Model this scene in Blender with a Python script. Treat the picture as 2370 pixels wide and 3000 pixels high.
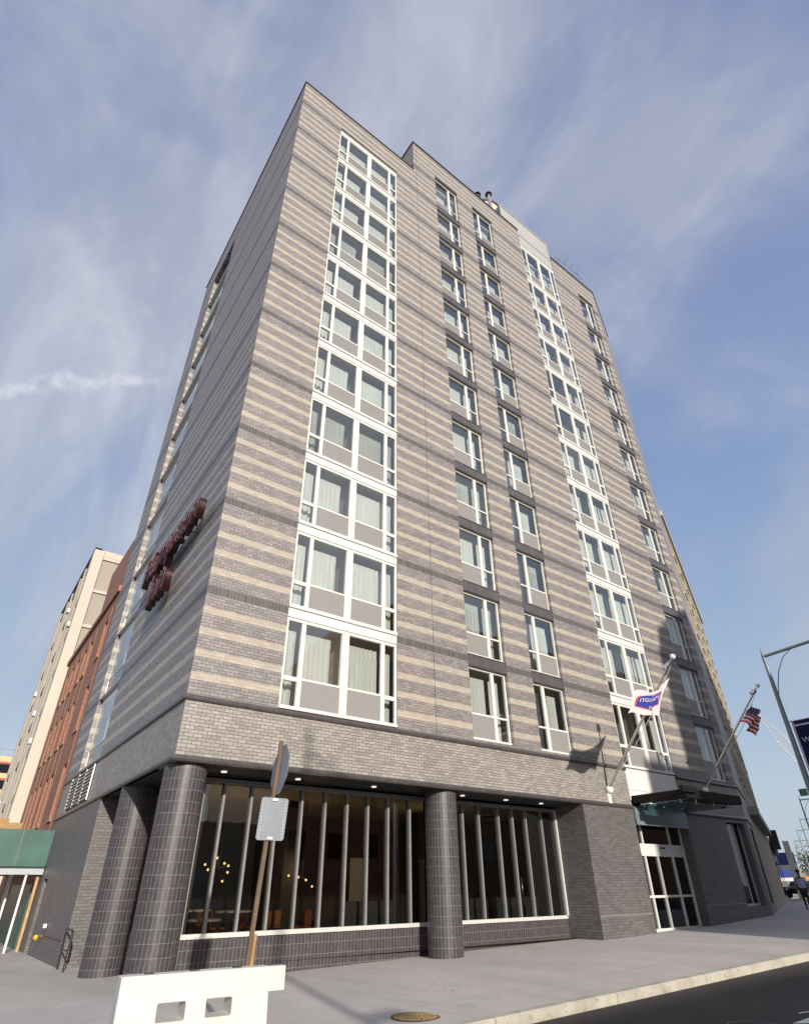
import bpy, math, random
from mathutils import Vector, Matrix
random.seed(7)
S = bpy.context.scene
COL = S.collection
for o in list(bpy.data.objects): bpy.data.objects.remove(o)

# ------------------------------------------------------------------ camera
cam_d = bpy.data.cameras.new('camera'); cam = bpy.data.objects.new('camera', cam_d); COL.objects.link(cam)
CR = ((0.8020, -0.3050, -0.5140), (-0.5970, -0.4240, -0.6810), (-0.0100, 0.8530, -0.5220))
CAM = Vector((-3.932, -14.351, 1.646))
m = Matrix(CR).to_4x4(); 
q = Matrix(CR).to_quaternion(); q.normalize()
cam.matrix_world = Matrix.Translation(CAM) @ q.to_matrix().to_4x4()
cam_d.sensor_fit = 'HORIZONTAL'; cam_d.sensor_width = 36
cam_d.lens = 36*1654.95/2370
cam_d.shift_x = (1185-1194.09)/2370; cam_d.shift_y = (1592.75-1500)/2370
cam_d.clip_start = .1; cam_d.clip_end = 3000
S.camera = cam

# ------------------------------------------------------------------ sun, sky, exposure
LD = Vector((0.24, 1.0, -0.33)).normalized()           # direction the sunlight travels
EL = math.asin(-LD.z)
sd = bpy.data.lights.new('sun', 'SUN'); sd.energy = 5.0; sd.angle = math.radians(1.0); sd.color = (1.0, .92, .80)
so = bpy.data.objects.new('sun', sd); COL.objects.link(so)
so.rotation_euler = LD.to_track_quat('-Z', 'Y').to_euler(); so.location = (-20, -60, 40)
W = bpy.data.worlds.new('World'); S.world = W; W.use_nodes = True
nt = W.node_tree; N = nt.nodes; K = nt.links; N.clear()
def wn(t, **k):
    n = N.new(t)
    for a, b in k.items(): setattr(n, a, b)
    return n
wo = wn('ShaderNodeOutputWorld'); bg = wn('ShaderNodeBackground'); K.new(bg.outputs[0], wo.inputs[0])
sky = wn('ShaderNodeTexSky', sky_type='NISHITA'); sky.sun_disc = False
sky.sun_elevation = EL; sky.sun_rotation = math.atan2(-LD.x, -LD.y) % (2*math.pi)
sky.air_density = 1.0; sky.dust_density = 1.6; sky.ozone_density = 2.0
tc = wn('ShaderNodeTexCoord')
def wnoise(sc, rot, scale, det, rough, dist):
    mp = wn('ShaderNodeMapping'); mp.inputs['Rotation'].default_value = rot; mp.inputs['Scale'].default_value = sc
    K.new(tc.outputs['Generated'], mp.inputs[0])
    n = wn('ShaderNodeTexNoise'); K.new(mp.outputs[0], n.inputs[0])
    n.inputs['Scale'].default_value = scale; n.inputs['Detail'].default_value = det
    n.inputs['Roughness'].default_value = rough; n.inputs['Distortion'].default_value = dist
    return n
def wmath(op, a, b, clamp=False):
    n = wn('ShaderNodeMath', operation=op); n.use_clamp = clamp
    for i, v in enumerate((a, b)):
        if isinstance(v, (int, float)): n.inputs[i].default_value = v
        else: K.new(v, n.inputs[i])
    return n.outputs[0]
def wramp(src, p0, p1):
    r = wn('ShaderNodeMapRange'); r.interpolation_type = 'SMOOTHSTEP'
    K.new(src, r.inputs[0]); r.inputs[1].default_value = p0; r.inputs[2].default_value = p1
    return r.outputs[0]
n1 = wnoise((1.0, .55, .5), (0, .5, .5), 2.1, 7, .55, .6)         # broad veils of cirrus
n2 = wnoise((1.9, .9, .9), (.3, .2, .75), 2.4, 8, .6, .9)        # fibres
veil = wramp(n1.outputs[0], .40, .63); fib = wramp(n2.outputs[0], .36, .74)
mask = wmath('ADD', wmath('MULTIPLY', veil, .66), wmath('MULTIPLY', fib, .20), True)
sep = wn('ShaderNodeSeparateXYZ'); K.new(tc.outputs['Generated'], sep.inputs[0])
cr = wn('ShaderNodeValToRGB'); K.new(sep.outputs[2], cr.inputs[0]); el = cr.color_ramp.elements
el[0].position = 0.0; el[0].color = (.44, .51, .58, 1); el[1].position = 1.0; el[1].color = (.235, .275, .44, 1)
for p_, c_ in ((.12, (.43, .51, .60)), (.30, (.33, .43, .58)), (.55, (.225, .32, .53)), (.78, (.225, .282, .48))):
    e_ = el.new(p_); e_.color = (*c_, 1)
sc_ = wn('ShaderNodeMix', data_type='RGBA'); sc_.blend_type = 'MULTIPLY'; sc_.inputs[0].default_value = 1; K.new(cr.outputs[0], sc_.inputs[6]); sc_.inputs[7].default_value = (11.3, 11.5, 11.6, 1); sc_.clamp_result = False
base = wn('ShaderNodeMix', data_type='RGBA'); base.inputs[0].default_value = .22; K.new(sc_.outputs[2], base.inputs[6]); K.new(sky.outputs[0], base.inputs[7])
cmix = wn('ShaderNodeMix', data_type='RGBA'); cmix.inputs[6].default_value = (4.2, 4.5, 5.4, 1); cmix.inputs[7].default_value = (5.9, 6.2, 6.8, 1)
K.new(fib, cmix.inputs[0])
mx2 = wn('ShaderNodeMix', data_type='RGBA'); K.new(mask, mx2.inputs[0]); K.new(base.outputs[2], mx2.inputs[6]); K.new(cmix.outputs[2], mx2.inputs[7])
# pale glare of the hazy air round the sun (behind the camera)
dp = wn('ShaderNodeVectorMath', operation='DOT_PRODUCT'); K.new(tc.outputs['Generated'], dp.inputs[0]); dp.inputs[1].default_value = tuple(-LD)
gl_ = wn('ShaderNodeMix', data_type='RGBA'); K.new(wmath('MULTIPLY', wramp(dp.outputs['Value'], .45, 1.0), .65), gl_.inputs[0]); K.new(mx2.outputs[2], gl_.inputs[6]); gl_.inputs[7].default_value = (8.5, 8.2, 7.8, 1)
# a small ragged strip of cloud low on the left
ST0, ST1 = (-0.24, 0.80, 0.545), (0.085, 0.722, 0.687)
def strip(d0, d1, w):
    d0, d1 = Vector(d0), Vector(d1); n_ = d0.cross(d1).normalized(); mid_ = (d0+d1).normalized(); t_ = n_.cross(mid_).normalized(); half = (d1-mid_).length
    def dot(v):
        q = wn('ShaderNodeVectorMath', operation='DOT_PRODUCT'); K.new(tc.outputs['Generated'], q.inputs[0]); q.inputs[1].default_value = tuple(v); return q.outputs['Value']
    wob = wnoise((1, 1, 1), (0, 0, 0), 13, 5, .65, .4); wig = wmath('MULTIPLY', wmath('SUBTRACT', wob.outputs[0], .5), .085)
    across = wramp(wmath('ABSOLUTE', wmath('ADD', dot(n_), wig), 0), w, w*.15); along = wramp(wmath('ABSOLUTE', dot(t_), 0), half*1.05, half*.75)
    return wmath('MULTIPLY', wmath('MULTIPLY', across, along), wmath('GREATER_THAN', dot(mid_), 0))
st_ = strip(ST0, ST1, .017); tx = wnoise((1, 1, 1), (0, 0, 0), 22, 6, .7, .2)
stm = wn('ShaderNodeMix', data_type='RGBA'); K.new(wmath('MULTIPLY', st_, wmath('MULTIPLY', wramp(tx.outputs[0], .34, .66), .8)), stm.inputs[0]); K.new(gl_.outputs[2], stm.inputs[6]); stm.inputs[7].default_value = (6.6, 6.9, 7.4, 1)
K.new(stm.outputs[2], bg.inputs[0]); bg.inputs[1].default_value = .10
S.view_settings.view_transform = 'Standard'; S.view_settings.look = 'None'; S.view_settings.gamma = 1
S.view_settings.exposure = 0.12
try:
    S.cycles.max_bounces = 8; S.cycles.transparent_max_bounces = 12; S.cycles.sample_clamp_indirect = 6
    S.cycles.use_denoising = True
except Exception: pass

# ------------------------------------------------------------------ materials
class NT:
    def __init__(s, name):
        s.m = bpy.data.materials.new(name); s.m.use_nodes = True; s.t = s.m.node_tree; s.n = s.t.nodes; s.l = s.t.links
        s.b = s.n['Principled BSDF']; s.o = s.n['Material Output']
    def new(s, t, **k):
        n = s.n.new(t)
        for a, b in k.items(): setattr(n, a, b)
        return n
    def link(s, a, b): s.l.new(a, b)
    def put(s, sock, v):
        if hasattr(v, 'is_output') or hasattr(v, 'links'): s.l.new(v, sock)
        elif isinstance(v, (tuple, list)) and len(v) == 3 and sock.type == 'RGBA': sock.default_value = (*v, 1)
        else: sock.default_value = v
    def math(s, op, a, b=0.0, clamp=False):
        n = s.new('ShaderNodeMath', operation=op); n.use_clamp = clamp; s.put(n.inputs[0], a); s.put(n.inputs[1], b); return n.outputs[0]
    def mix(s, f, a, b, mode='MIX'):
        n = s.new('ShaderNodeMix', data_type='RGBA'); n.blend_type = mode; s.put(n.inputs[0], f); s.put(n.inputs[6], a); s.put(n.inputs[7], b); return n.outputs[2]
    def noise(s, vec, scale, det=4, rough=.55, sc=None):
        if sc:
            mp = s.new('ShaderNodeMapping'); mp.inputs['Scale'].default_value = sc; s.link(vec, mp.inputs[0]); vec = mp.outputs[0]
        n = s.new('ShaderNodeTexNoise'); s.link(vec, n.inputs[0]); n.inputs['Scale'].default_value = scale
        n.inputs['Detail'].default_value = det; n.inputs['Roughness'].default_value = rough; return n.outputs[0]
    def ramp(s, v, a, b, lo=0., hi=1.):
        n = s.new('ShaderNodeMapRange'); s.put(n.inputs[0], v); n.inputs[1].default_value = a; n.inputs[2].default_value = b
        n.inputs[3].default_value = lo; n.inputs[4].default_value = hi; return n.outputs[0]
    def obj(s): return s.new('ShaderNodeTexCoord').outputs['Object']
    def uv(s): return s.new('ShaderNodeTexCoord').outputs['UV']
    def bump(s, h, st=.3, d=.01):
        n = s.new('ShaderNodeBump'); s.put(n.inputs['Height'], h); n.inputs['Strength'].default_value = st; n.inputs['Distance'].default_value = d
        s.link(n.outputs[0], s.b.inputs['Normal'])
    def set(s, col=None, rough=None, metal=None, spec=None):
        if col is not None: s.put(s.b.inputs['Base Color'], col)
        if rough is not None: s.put(s.b.inputs['Roughness'], rough)
        if metal is not None: s.put(s.b.inputs['Metallic'], metal)
        if spec is not None: s.put(s.b.inputs['Specular IOR Level'], spec)
        return s
def plain(name, col, rough=.6, metal=0., var=.12, sc=6., spec=.5, bump=0.):
    a = NT(name); v = a.obj(); n = a.noise(v, sc, 5, .6)
    c = a.mix(a.ramp(n, .3, .7), tuple(x*(1-var) for x in col), tuple(min(1, x*(1+var)) for x in col))
    a.set(c, rough, metal, spec)
    if bump: a.bump(n, bump, .01)
    return a.m
def emis(name, col, st):
    a = NT(name); a.b.inputs['Emission Color'].default_value = (*col, 1); a.b.inputs['Emission Strength'].default_value = st
    a.set(col, .5); return a.m
def brick_mat(name, striped, base=(.228, .208, .206), tan=(.41, .362, .305), bw=.225, bh=.0863, mort=(.055, .05, .05), rough=.45, lite=1.0):  # dark default mort puts the shadow of the joints into the colour
    a = NT(name); uv = a.uv()
    def brick(w, h, ms, off, c1, c2, mo, shift=(0, 0, 0)):
        mp = a.new('ShaderNodeMapping'); mp.inputs['Location'].default_value = shift; a.link(uv, mp.inputs[0])
        b = a.new('ShaderNodeTexBrick'); b.offset = off; b.squash = 1; a.link(mp.outputs[0], b.inputs[0])
        b.inputs['Scale'].default_value = 1; b.inputs['Brick Width'].default_value = w; b.inputs['Row Height'].default_value = h
        b.inputs['Mortar Size'].default_value = ms; b.inputs['Mortar Smooth'].default_value = .15; b.inputs['Bias'].default_value = 0
        a.put(b.inputs['Color1'], c1); a.put(b.inputs['Color2'], c2); a.put(b.inputs['Mortar'], mo); return b
    L = [x*lite for x in base]
    b = brick(bw, bh, .0065, .5, tuple(x*.80 for x in L), tuple(x*1.22 for x in L), mort, (0, -8.63, 0))
    col = b.outputs[0]
    # blotches inside each brick and a slow drift of tone over the wall
    n = a.noise(uv, 26, 3, .7); col = a.mix(a.ramp(n, .35, .72), a.mix(1., col, (.72, .72, .74), 'MULTIPLY'), a.mix(1., col, (1.36, 1.34, 1.30), 'MULTIPLY'))
    n4 = a.noise(uv, 55, 2, .7); col = a.mix(a.ramp(n4, .56, .74, 0, .75), col, tuple(x*2.4 for x in L)); col = a.mix(a.ramp(n4, .46, .28, 0, .7), col, mort)  # pale specks: sun glints of the glaze painted into the brick
    n3 = a.noise(uv, .5, 4, .6); col = a.mix(a.ramp(n3, .3, .7), a.mix(1., col, (.90, .90, .93), 'MULTIPLY'), a.mix(1., col, (1.08, 1.07, 1.04), 'MULTIPLY'))
    sk = a.noise(uv, 1.0, 5, .62, (2.6, .10, 1)); col = a.mix(a.ramp(sk, .56, .76, 0, .30), col, a.mix(1., col, (.74, .74, .76), 'MULTIPLY')); col = a.mix(a.ramp(sk, .42, .28, 0, .22), col, a.mix(1., col, (1.22, 1.20, 1.16), 'MULTIPLY'))
    fac = b.outputs['Fac']
    if striped:
        sp = a.new('ShaderNodeSeparateXYZ'); a.link(uv, sp.inputs[0]); v = sp.outputs[1]
        t = a.math('MULTIPLY', a.math('FRACT', a.math('DIVIDE', a.math('SUBTRACT', v, 8.63-302), 3.02)), 3.02)
        s = a.math('FRACT', a.math('DIVIDE', a.math('SUBTRACT', t, .605), .604))
        st = a.math('MULTIPLY', a.math('LESS_THAN', s, .333), a.math('GREATER_THAN', t, .605))
        st = a.math('MULTIPLY', st, a.math('GREATER_THAN', v, 5.75))
        tb = brick(bw, bh, .004, .5, tuple(x*.88 for x in tan), tuple(min(1, x*1.10) for x in tan), tuple(x*.72 for x in tan), (0, -8.63, 0))
        tcol = a.mix(a.ramp(n, .3, .75), a.mix(1., tb.outputs[0], (.90, .89, .87), 'MULTIPLY'), tb.outputs[0])
        col = a.mix(st, col, tcol)
        sol = a.math('MULTIPLY', a.math('LESS_THAN', t, .235), a.math('GREATER_THAN', v, 5.75))
        sb = brick(.105, 30.2, .008, 0, (.062, .054, .055), (.10, .088, .088), (.15, .14, .135), (0, -8.63+15.1, 0))
        col = a.mix(sol, col, sb.outputs[0])
        fac = a.mix(sol, fac, sb.outputs['Fac'])
    a.set(col, a.ramp(n, .3, .8, rough+.16, rough-.12), 0., .6)
    h = a.math('SUBTRACT', 1.0, fac); a.bump(a.math('ADD', h, a.math('MULTIPLY', n, .35)), .45, .012)
    return a.m
def tile_mat(name, w, h, col=(.048, .045, .050), mort=(.17, .16, .155)):
    a = NT(name); uv = a.uv(); b = a.new('ShaderNodeTexBrick'); b.offset = 0; a.link(uv, b.inputs[0])
    b.inputs['Scale'].default_value = 1; b.inputs['Brick Width'].default_value = w; b.inputs['Row Height'].default_value = h
    b.inputs['Mortar Size'].default_value = .0052; b.inputs['Mortar Smooth'].default_value = .1; b.inputs['Bias'].default_value = 0
    a.put(b.inputs['Color1'], tuple(x*.88 for x in col)); a.put(b.inputs['Color2'], tuple(x*1.2 for x in col)); a.put(b.inputs['Mortar'], mort)
    n = a.noise(uv, 9, 3, .6)
    a.set(a.mix(a.ramp(n, .3, .7), a.mix(1., b.outputs[0], (.85, .82, .86), 'MULTIPLY'), a.mix(1., b.outputs[0], (1.2, 1.15, 1.15), 'MULTIPLY')), a.ramp(n, .3, .7, .38, .50), 0., .45)
    a.bump(a.math('SUBTRACT', 1.0, b.outputs['Fac']), .35, .006); return a.m
def glass_mat(name, tint=(.80, .88, .86), ior=1.9, rough=.015, gl=(.92, .97, 1.0)):
    a = NT(name); a.n.remove(a.b)
    lw_ = a.new('ShaderNodeLayerWeight'); f0 = ((ior-1)/(ior+1))**2
    fz = a.math('ADD', a.math('MULTIPLY', a.math('POWER', lw_.outputs['Facing'], 5.0), 1-f0), f0)
    t = a.new('ShaderNodeBsdfTransparent'); t.inputs[0].default_value = (*tint, 1)
    g = a.new('ShaderNodeBsdfGlossy'); g.inputs['Roughness'].default_value = rough; g.inputs[0].default_value = (*gl, 1)
    # faint waviness of real panes
    n = a.noise(a.obj(), 1.3, 2, .5); bm = a.new('ShaderNodeBump'); a.link(n, bm.inputs['Height']); bm.inputs['Strength'].default_value = .10; bm.inputs['Distance'].default_value = .02
    a.link(bm.outputs[0], g.inputs['Normal'])
    mx = a.new('ShaderNodeMixShader'); a.link(fz, mx.inputs[0]); a.link(t.outputs[0], mx.inputs[1]); a.link(g.outputs[0], mx.inputs[2]); a.link(mx.outputs[0], a.o.inputs[0])
    return a.m
def fabric(name, col):
    a = NT(name); n = a.noise(a.obj(), 30, 3, .6, (1, 1, .05)); a.set(a.mix(a.ramp(n, .3, .7), tuple(x*.82 for x in col), col), .85, 0, .2)
    tr = a.new('ShaderNodeBsdfTranslucent'); tr.inputs[0].default_value = (*col, 1); mx = a.new('ShaderNodeMixShader'); mx.inputs[0].default_value = .25
    a.link(a.b.outputs[0], mx.inputs[1]); a.link(tr.outputs[0], mx.inputs[2]); a.link(mx.outputs[0], a.o.inputs[0]); return a.m

M = {}
M['brick'] = brick_mat('striped grey brick', True)
M['fascia'] = brick_mat('plain grey brick', False, base=(.280, .258, .240))
M['pier'] = brick_mat('plain mid grey brick', False, base=(.122, .112, .114), mort=(.05, .046, .048))
M['soldier'] = tile_mat('soldier course', .105, 30., (.070, .065, .072), (.14, .13, .13))
M['tile'] = tile_mat('glazed tile', .100, .245)
M['ledge'] = plain('bullnose brick', (.070, .060, .062), .33, var=.25, sc=9)
M['white'] = plain('white aluminium', (.62, .62, .595), .42, var=.03, sc=3)
M['panel'] = plain('grey vent panel', (.265, .255, .25), .4, var=.04, sc=4)
M['wpanel'] = plain('white metal panel', (.66, .64, .62), .45, var=.03)
M['cap'] = plain('dark coping', (.035, .032, .03), .4)
M['glass'] = glass_mat('window glass', (.93, .96, .97), 2.75)
M['glassl'] = glass_mat('storefront glass', (.36, .34, .30), 2.0, .01)
M['glassc'] = glass_mat('canopy glass', (.52, .66, .64), 1.6, .05)
M['curtain'] = fabric('sheer curtain', (.74, .76, .70))
M['drape'] = fabric('lobby drape', (.40, .35, .26))
M['room'] = plain('room wall', (.42, .40, .34), .8, var=.05)
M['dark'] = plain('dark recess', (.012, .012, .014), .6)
M['mull'] = plain('bronze mullion', (.20, .20, .20), .5, metal=0)
M['sill'] = plain('aluminium sill', (.62, .61, .58), .38, metal=.2, var=.04)
M['steel'] = plain('painted steel beam', (.010, .008, .008), .6, metal=0, spec=.2)
M['chrome'] = plain('brushed steel', (.72, .70, .68), .22, metal=.9, var=.03)
M['galv'] = plain('galvanised steel', (.30, .33, .36), .45, metal=.45)
M['lamp'] = plain('grey painted pole', (.16, .20, .22), .45, metal=.25)
M['black'] = plain('black paint', (.012, .012, .014), .45)
M['red'] = plain('deep red enamel', (.022, .003, .003), .4, var=.2)
M['neon'] = plain('unlit rose neon tube', (.16, .04, .055), .25, var=.1)
M['bulb'] = emis('warm bulb', (1, .72, .38), 3)
M['down'] = emis('downlight lens', (1, .92, .78), .8)
def concrete(name, c, joints=True):
    a = NT(name); v = a.obj(); n = a.noise(v, .55, 6, .62, (1.0, .35, 1)); n2 = a.noise(v, 7, 6, .7); n3 = a.noise(v, 60, 2, .6)
    col = a.mix(a.ramp(n, .3, .72), tuple(x*.84 for x in c), tuple(min(1, x*1.12) for x in c))
    col = a.mix(a.ramp(n2, .35, .8, 0, .35), col, tuple(x*.72 for x in c)); col = a.mix(a.ramp(n3, .5, .9, 0, .18), col, tuple(x*1.25 for x in c))
    br = a.noise(v, 3., 3, .5, (14, .5, 1)); col = a.mix(a.ramp(br, .4, .8, 0, .22), col, tuple(x*.82 for x in c))
    vo = a.new('ShaderNodeTexVoronoi'); a.link(v, vo.inputs[0]); vo.inputs['Scale'].default_value = 1.7; gs = a.math('MULTIPLY', a.math('LESS_THAN', vo.outputs['Distance'], .045), .45); col = a.mix(gs, col, tuple(x*.45 for x in c))
    ve = a.new('ShaderNodeTexVoronoi'); ve.feature = 'DISTANCE_TO_EDGE'; ve.inputs['Scale'].default_value = .33
    wp = a.new('ShaderNodeVectorMath', operation='ADD'); nz = a.new('ShaderNodeTexNoise'); a.link(v, nz.inputs[0]); nz.inputs['Scale'].default_value = 1.5; nz.inputs['Detail'].default_value = 6; a.link(v, wp.inputs[0]); a.link(nz.outputs['Color'], wp.inputs[1]); a.link(wp.outputs[0], ve.inputs[0])
    ck = a.math('MULTIPLY', a.math('LESS_THAN', ve.outputs['Distance'], .0022), a.ramp(n, .45, .62)); col = a.mix(a.math('MULTIPLY', ck, .55), col, tuple(x*.4 for x in c))
    pt0 = a.noise(v, .9, 2, .4); col = a.mix(a.ramp(pt0, .60, .64, 0, .16), col, tuple(x*1.25 for x in c)); col = a.mix(a.ramp(pt0, .36, .30, 0, .22), col, tuple(x*.66 for x in c))
    if joints:
        sp = a.new('ShaderNodeSeparateXYZ'); a.link(v, sp.inputs[0]); js = None
        for ax, off, w, per in ((0, 1.05, .022, 3.1), (1, .0, .022, 3.05)):
            d = a.math('ABSOLUTE', a.math('SUBTRACT', a.math('FRACT', a.math('DIVIDE', a.math('ADD', sp.outputs[ax], off+300*per), per)), .5))
            j = a.math('LESS_THAN', d, w/per*.5); js = j if js is None else a.math('MAXIMUM', js, j)
        col = a.mix(a.math('MULTIPLY', js, .55), col, tuple(x*.45 for x in c))
    a.set(col, .88, 0, .25); a.bump(a.math('ADD', n2, n3), .25, .006); return a.m
M['walk'] = concrete('sidewalk concrete', (.47, .44, .425))
def curbm():
    a = NT('stained kerb concrete'); v = a.obj(); n = a.noise(v, 1.6, 6, .7); n2 = a.noise(v, 5, 5, .75)
    col = a.mix(a.ramp(n, .42, .62), (.45, .42, .36), (.34, .315, .265)); col = a.mix(a.ramp(n2, .58, .70, 0, .8), col, (.17, .14, .10))
    sp = a.new('ShaderNodeSeparateXYZ'); a.link(v, sp.inputs[0]); jt = a.math('LESS_THAN', a.math('FRACT', a.math('DIVIDE', a.math('ADD', sp.outputs[0], 301.2), 3.05)), .006)
    col = a.mix(a.math('MULTIPLY', jt, .7), col, (.10, .09, .08))
    a.set(col, .9, 0, .2); a.bump(n2, .4, .01); return a.m
M['curb'] = curbm()
def asph():
    a = NT('asphalt'); v = a.obj(); n = a.noise(v, .4, 5, .6); n2 = a.noise(v, 90, 2, .7); n3 = a.noise(v, 14, 4, .7)
    col = a.mix(a.ramp(n, .3, .7), (.030, .026, .026), (.048, .042, .041)); col = a.mix(a.ramp(n2, .55, .85, 0, .5), col, (.10, .09, .085)); col = a.mix(a.ramp(n3, .655, .70, 0, .7), col, (.17, .16, .145))
    a.set(col, .85, 0, .35); a.bump(n2, .5, .006); return a.m
M['asphalt'] = asph()
M['paint'] = plain('road paint', (.62, .62, .60), .7, var=.2, sc=12)
M['brass'] = plain('rusty manhole iron', (.30, .21, .095), .7, var=.5, sc=30, bump=.6)
ba = NT('off white plastic'); bv = ba.obj(); bn = ba.noise(bv, 2.2, 5, .65); bs_ = ba.noise(bv, 6, 6, .75, (1, 1, .25)); bk_ = ba.noise(bv, 40, 3, .7, (1, 1, .12))
bc = ba.mix(ba.ramp(bn, .35, .7), (.58, .565, .53), (.64, .63, .595)); bc = ba.mix(ba.ramp(bs_, .56, .75, 0, .45), bc, (.40, .36, .29)); bc = ba.mix(ba.ramp(bk_, .68, .78, 0, .5), bc, (.28, .26, .23))
ba.set(bc, ba.ramp(bn, .3, .7, .38, .6), 0, .4); ba.bump(bn, .25, .02); M['barrier'] = ba.m
M['signback'] = plain('bare aluminium sign back', (.27, .29, .33), .5, metal=.2, var=.08)
M['signdot'] = plain('punched holes', (.75, .72, .68), .5)
M['redface'] = plain('red sign face', (.50, .02, .02), .5)
M['rust'] = plain('rust brown steel post', (.14, .095, .062), .55, metal=.2, var=.3)
M['wood'] = plain('orange timber', (.34, .20, .08), .7, var=.25, sc=5)
M['redbrick'] = brick_mat('red brick', False, base=(.33, .14, .085), mort=(.17, .11, .085), bw=.21, bh=.072, rough=.7)
M['oldbrick'] = brick_mat('yellow grey brick', False, base=(.34, .29, .21), mort=(.22, .20, .16), bw=.21, bh=.072, rough=.7)
M['cream'] = plain('cream concrete', (.52, .47, .40), .8, var=.04, sc=.4)
M['creamd'] = plain('beige panel', (.33, .30, .26), .8, var=.05, sc=.4)
M['green'] = plain('green plywood', (.022, .085, .070), .45, var=.3, sc=1.2)
M['greens'] = plain('green sign face', (.03, .14, .11), .5)
M['ply'] = plain('raw timber', (.40, .25, .12), .7, var=.25, sc=4)
M['flagw'] = fabric('white flag cloth', (.78, .72, .74))
M['flagb'] = fabric('blue print', (.05, .07, .42))
M['flagr'] = fabric('red print', (.62, .09, .12))
M['usb'] = fabric('navy cloth', (.03, .035, .12)); M['usw'] = fabric('white cloth', (.74, .70, .72)); M['usr'] = fabric('red cloth', (.42, .02, .04))
M['navy'] = fabric('navy banner cloth', (.018, .020, .085)); M['bannerw'] = fabric('white banner print', (.62, .62, .74))
M['tankm'] = plain('cream tank staves', (.58, .50, .38), .7, var=.06, sc=2)
M['mesh'] = plain('white screen panel', (.35, .345, .35), .6, var=.02)
M['skin'] = plain('skin', (.22, .12, .08), .6, var=.03); M['shirt'] = plain('pale blue shirt', (.42, .48, .62), .8, var=.05)
M['trouser'] = plain('dark trousers', (.025, .027, .035), .85); M['hair'] = plain('black hair', (.012, .01, .01), .7)
M['carb'] = plain('black car paint', (.015, .015, .018), .18, spec=.8); M['carw'] = plain('silver car paint', (.45, .47, .5), .25, metal=.5)
M['caro'] = plain('orange van paint', (.62, .26, .06), .35); M['tyre'] = plain('rubber', (.02, .02, .02), .85)
M['yellow'] = plain('yellow paint', (.52, .40, .03), .5); M['blue'] = plain('blue sign', (.05, .08, .30), .5)
M['leaf'] = plain('leaf green', (.075, .10, .025), .7, var=.5, sc=3); M['bark'] = plain('bark', (.10, .08, .06), .9)
M['tabletop'] = plain('white table top', (.80, .76, .70), .3, var=.02); M['orange'] = plain('orange chair shell', (.34, .11, .03), .5)
M['grey'] = plain('slate banquette', (.09, .11, .14), .6); M['ceil'] = plain('lobby ceiling', (.52, .47, .33), .8); M['floorm'] = plain('lobby floor', (.16, .13, .10), .35)
M['white2'] = plain('white paint', (.78, .78, .76), .5, var=.03); M['redstripe'] = plain('red stripe', (.40, .09, .08), .6); M['straw'] = plain('tan band', (.66, .45, .25), .8)
M['winblk'] = NT('dark window glass').set((.012, .016, .02), .06, 0, .9).m
M['lobbyw'] = plain('dark lobby wall', (.035, .03, .026), .7)
M['teal'] = plain('teal glass painted reflection', (.15, .20, .21), .15, var=.1)  # teal reflection of the header glass put into a solid colour
M['crane'] = plain('pale crane paint', (.62, .62, .58), .5, var=.04)

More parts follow.
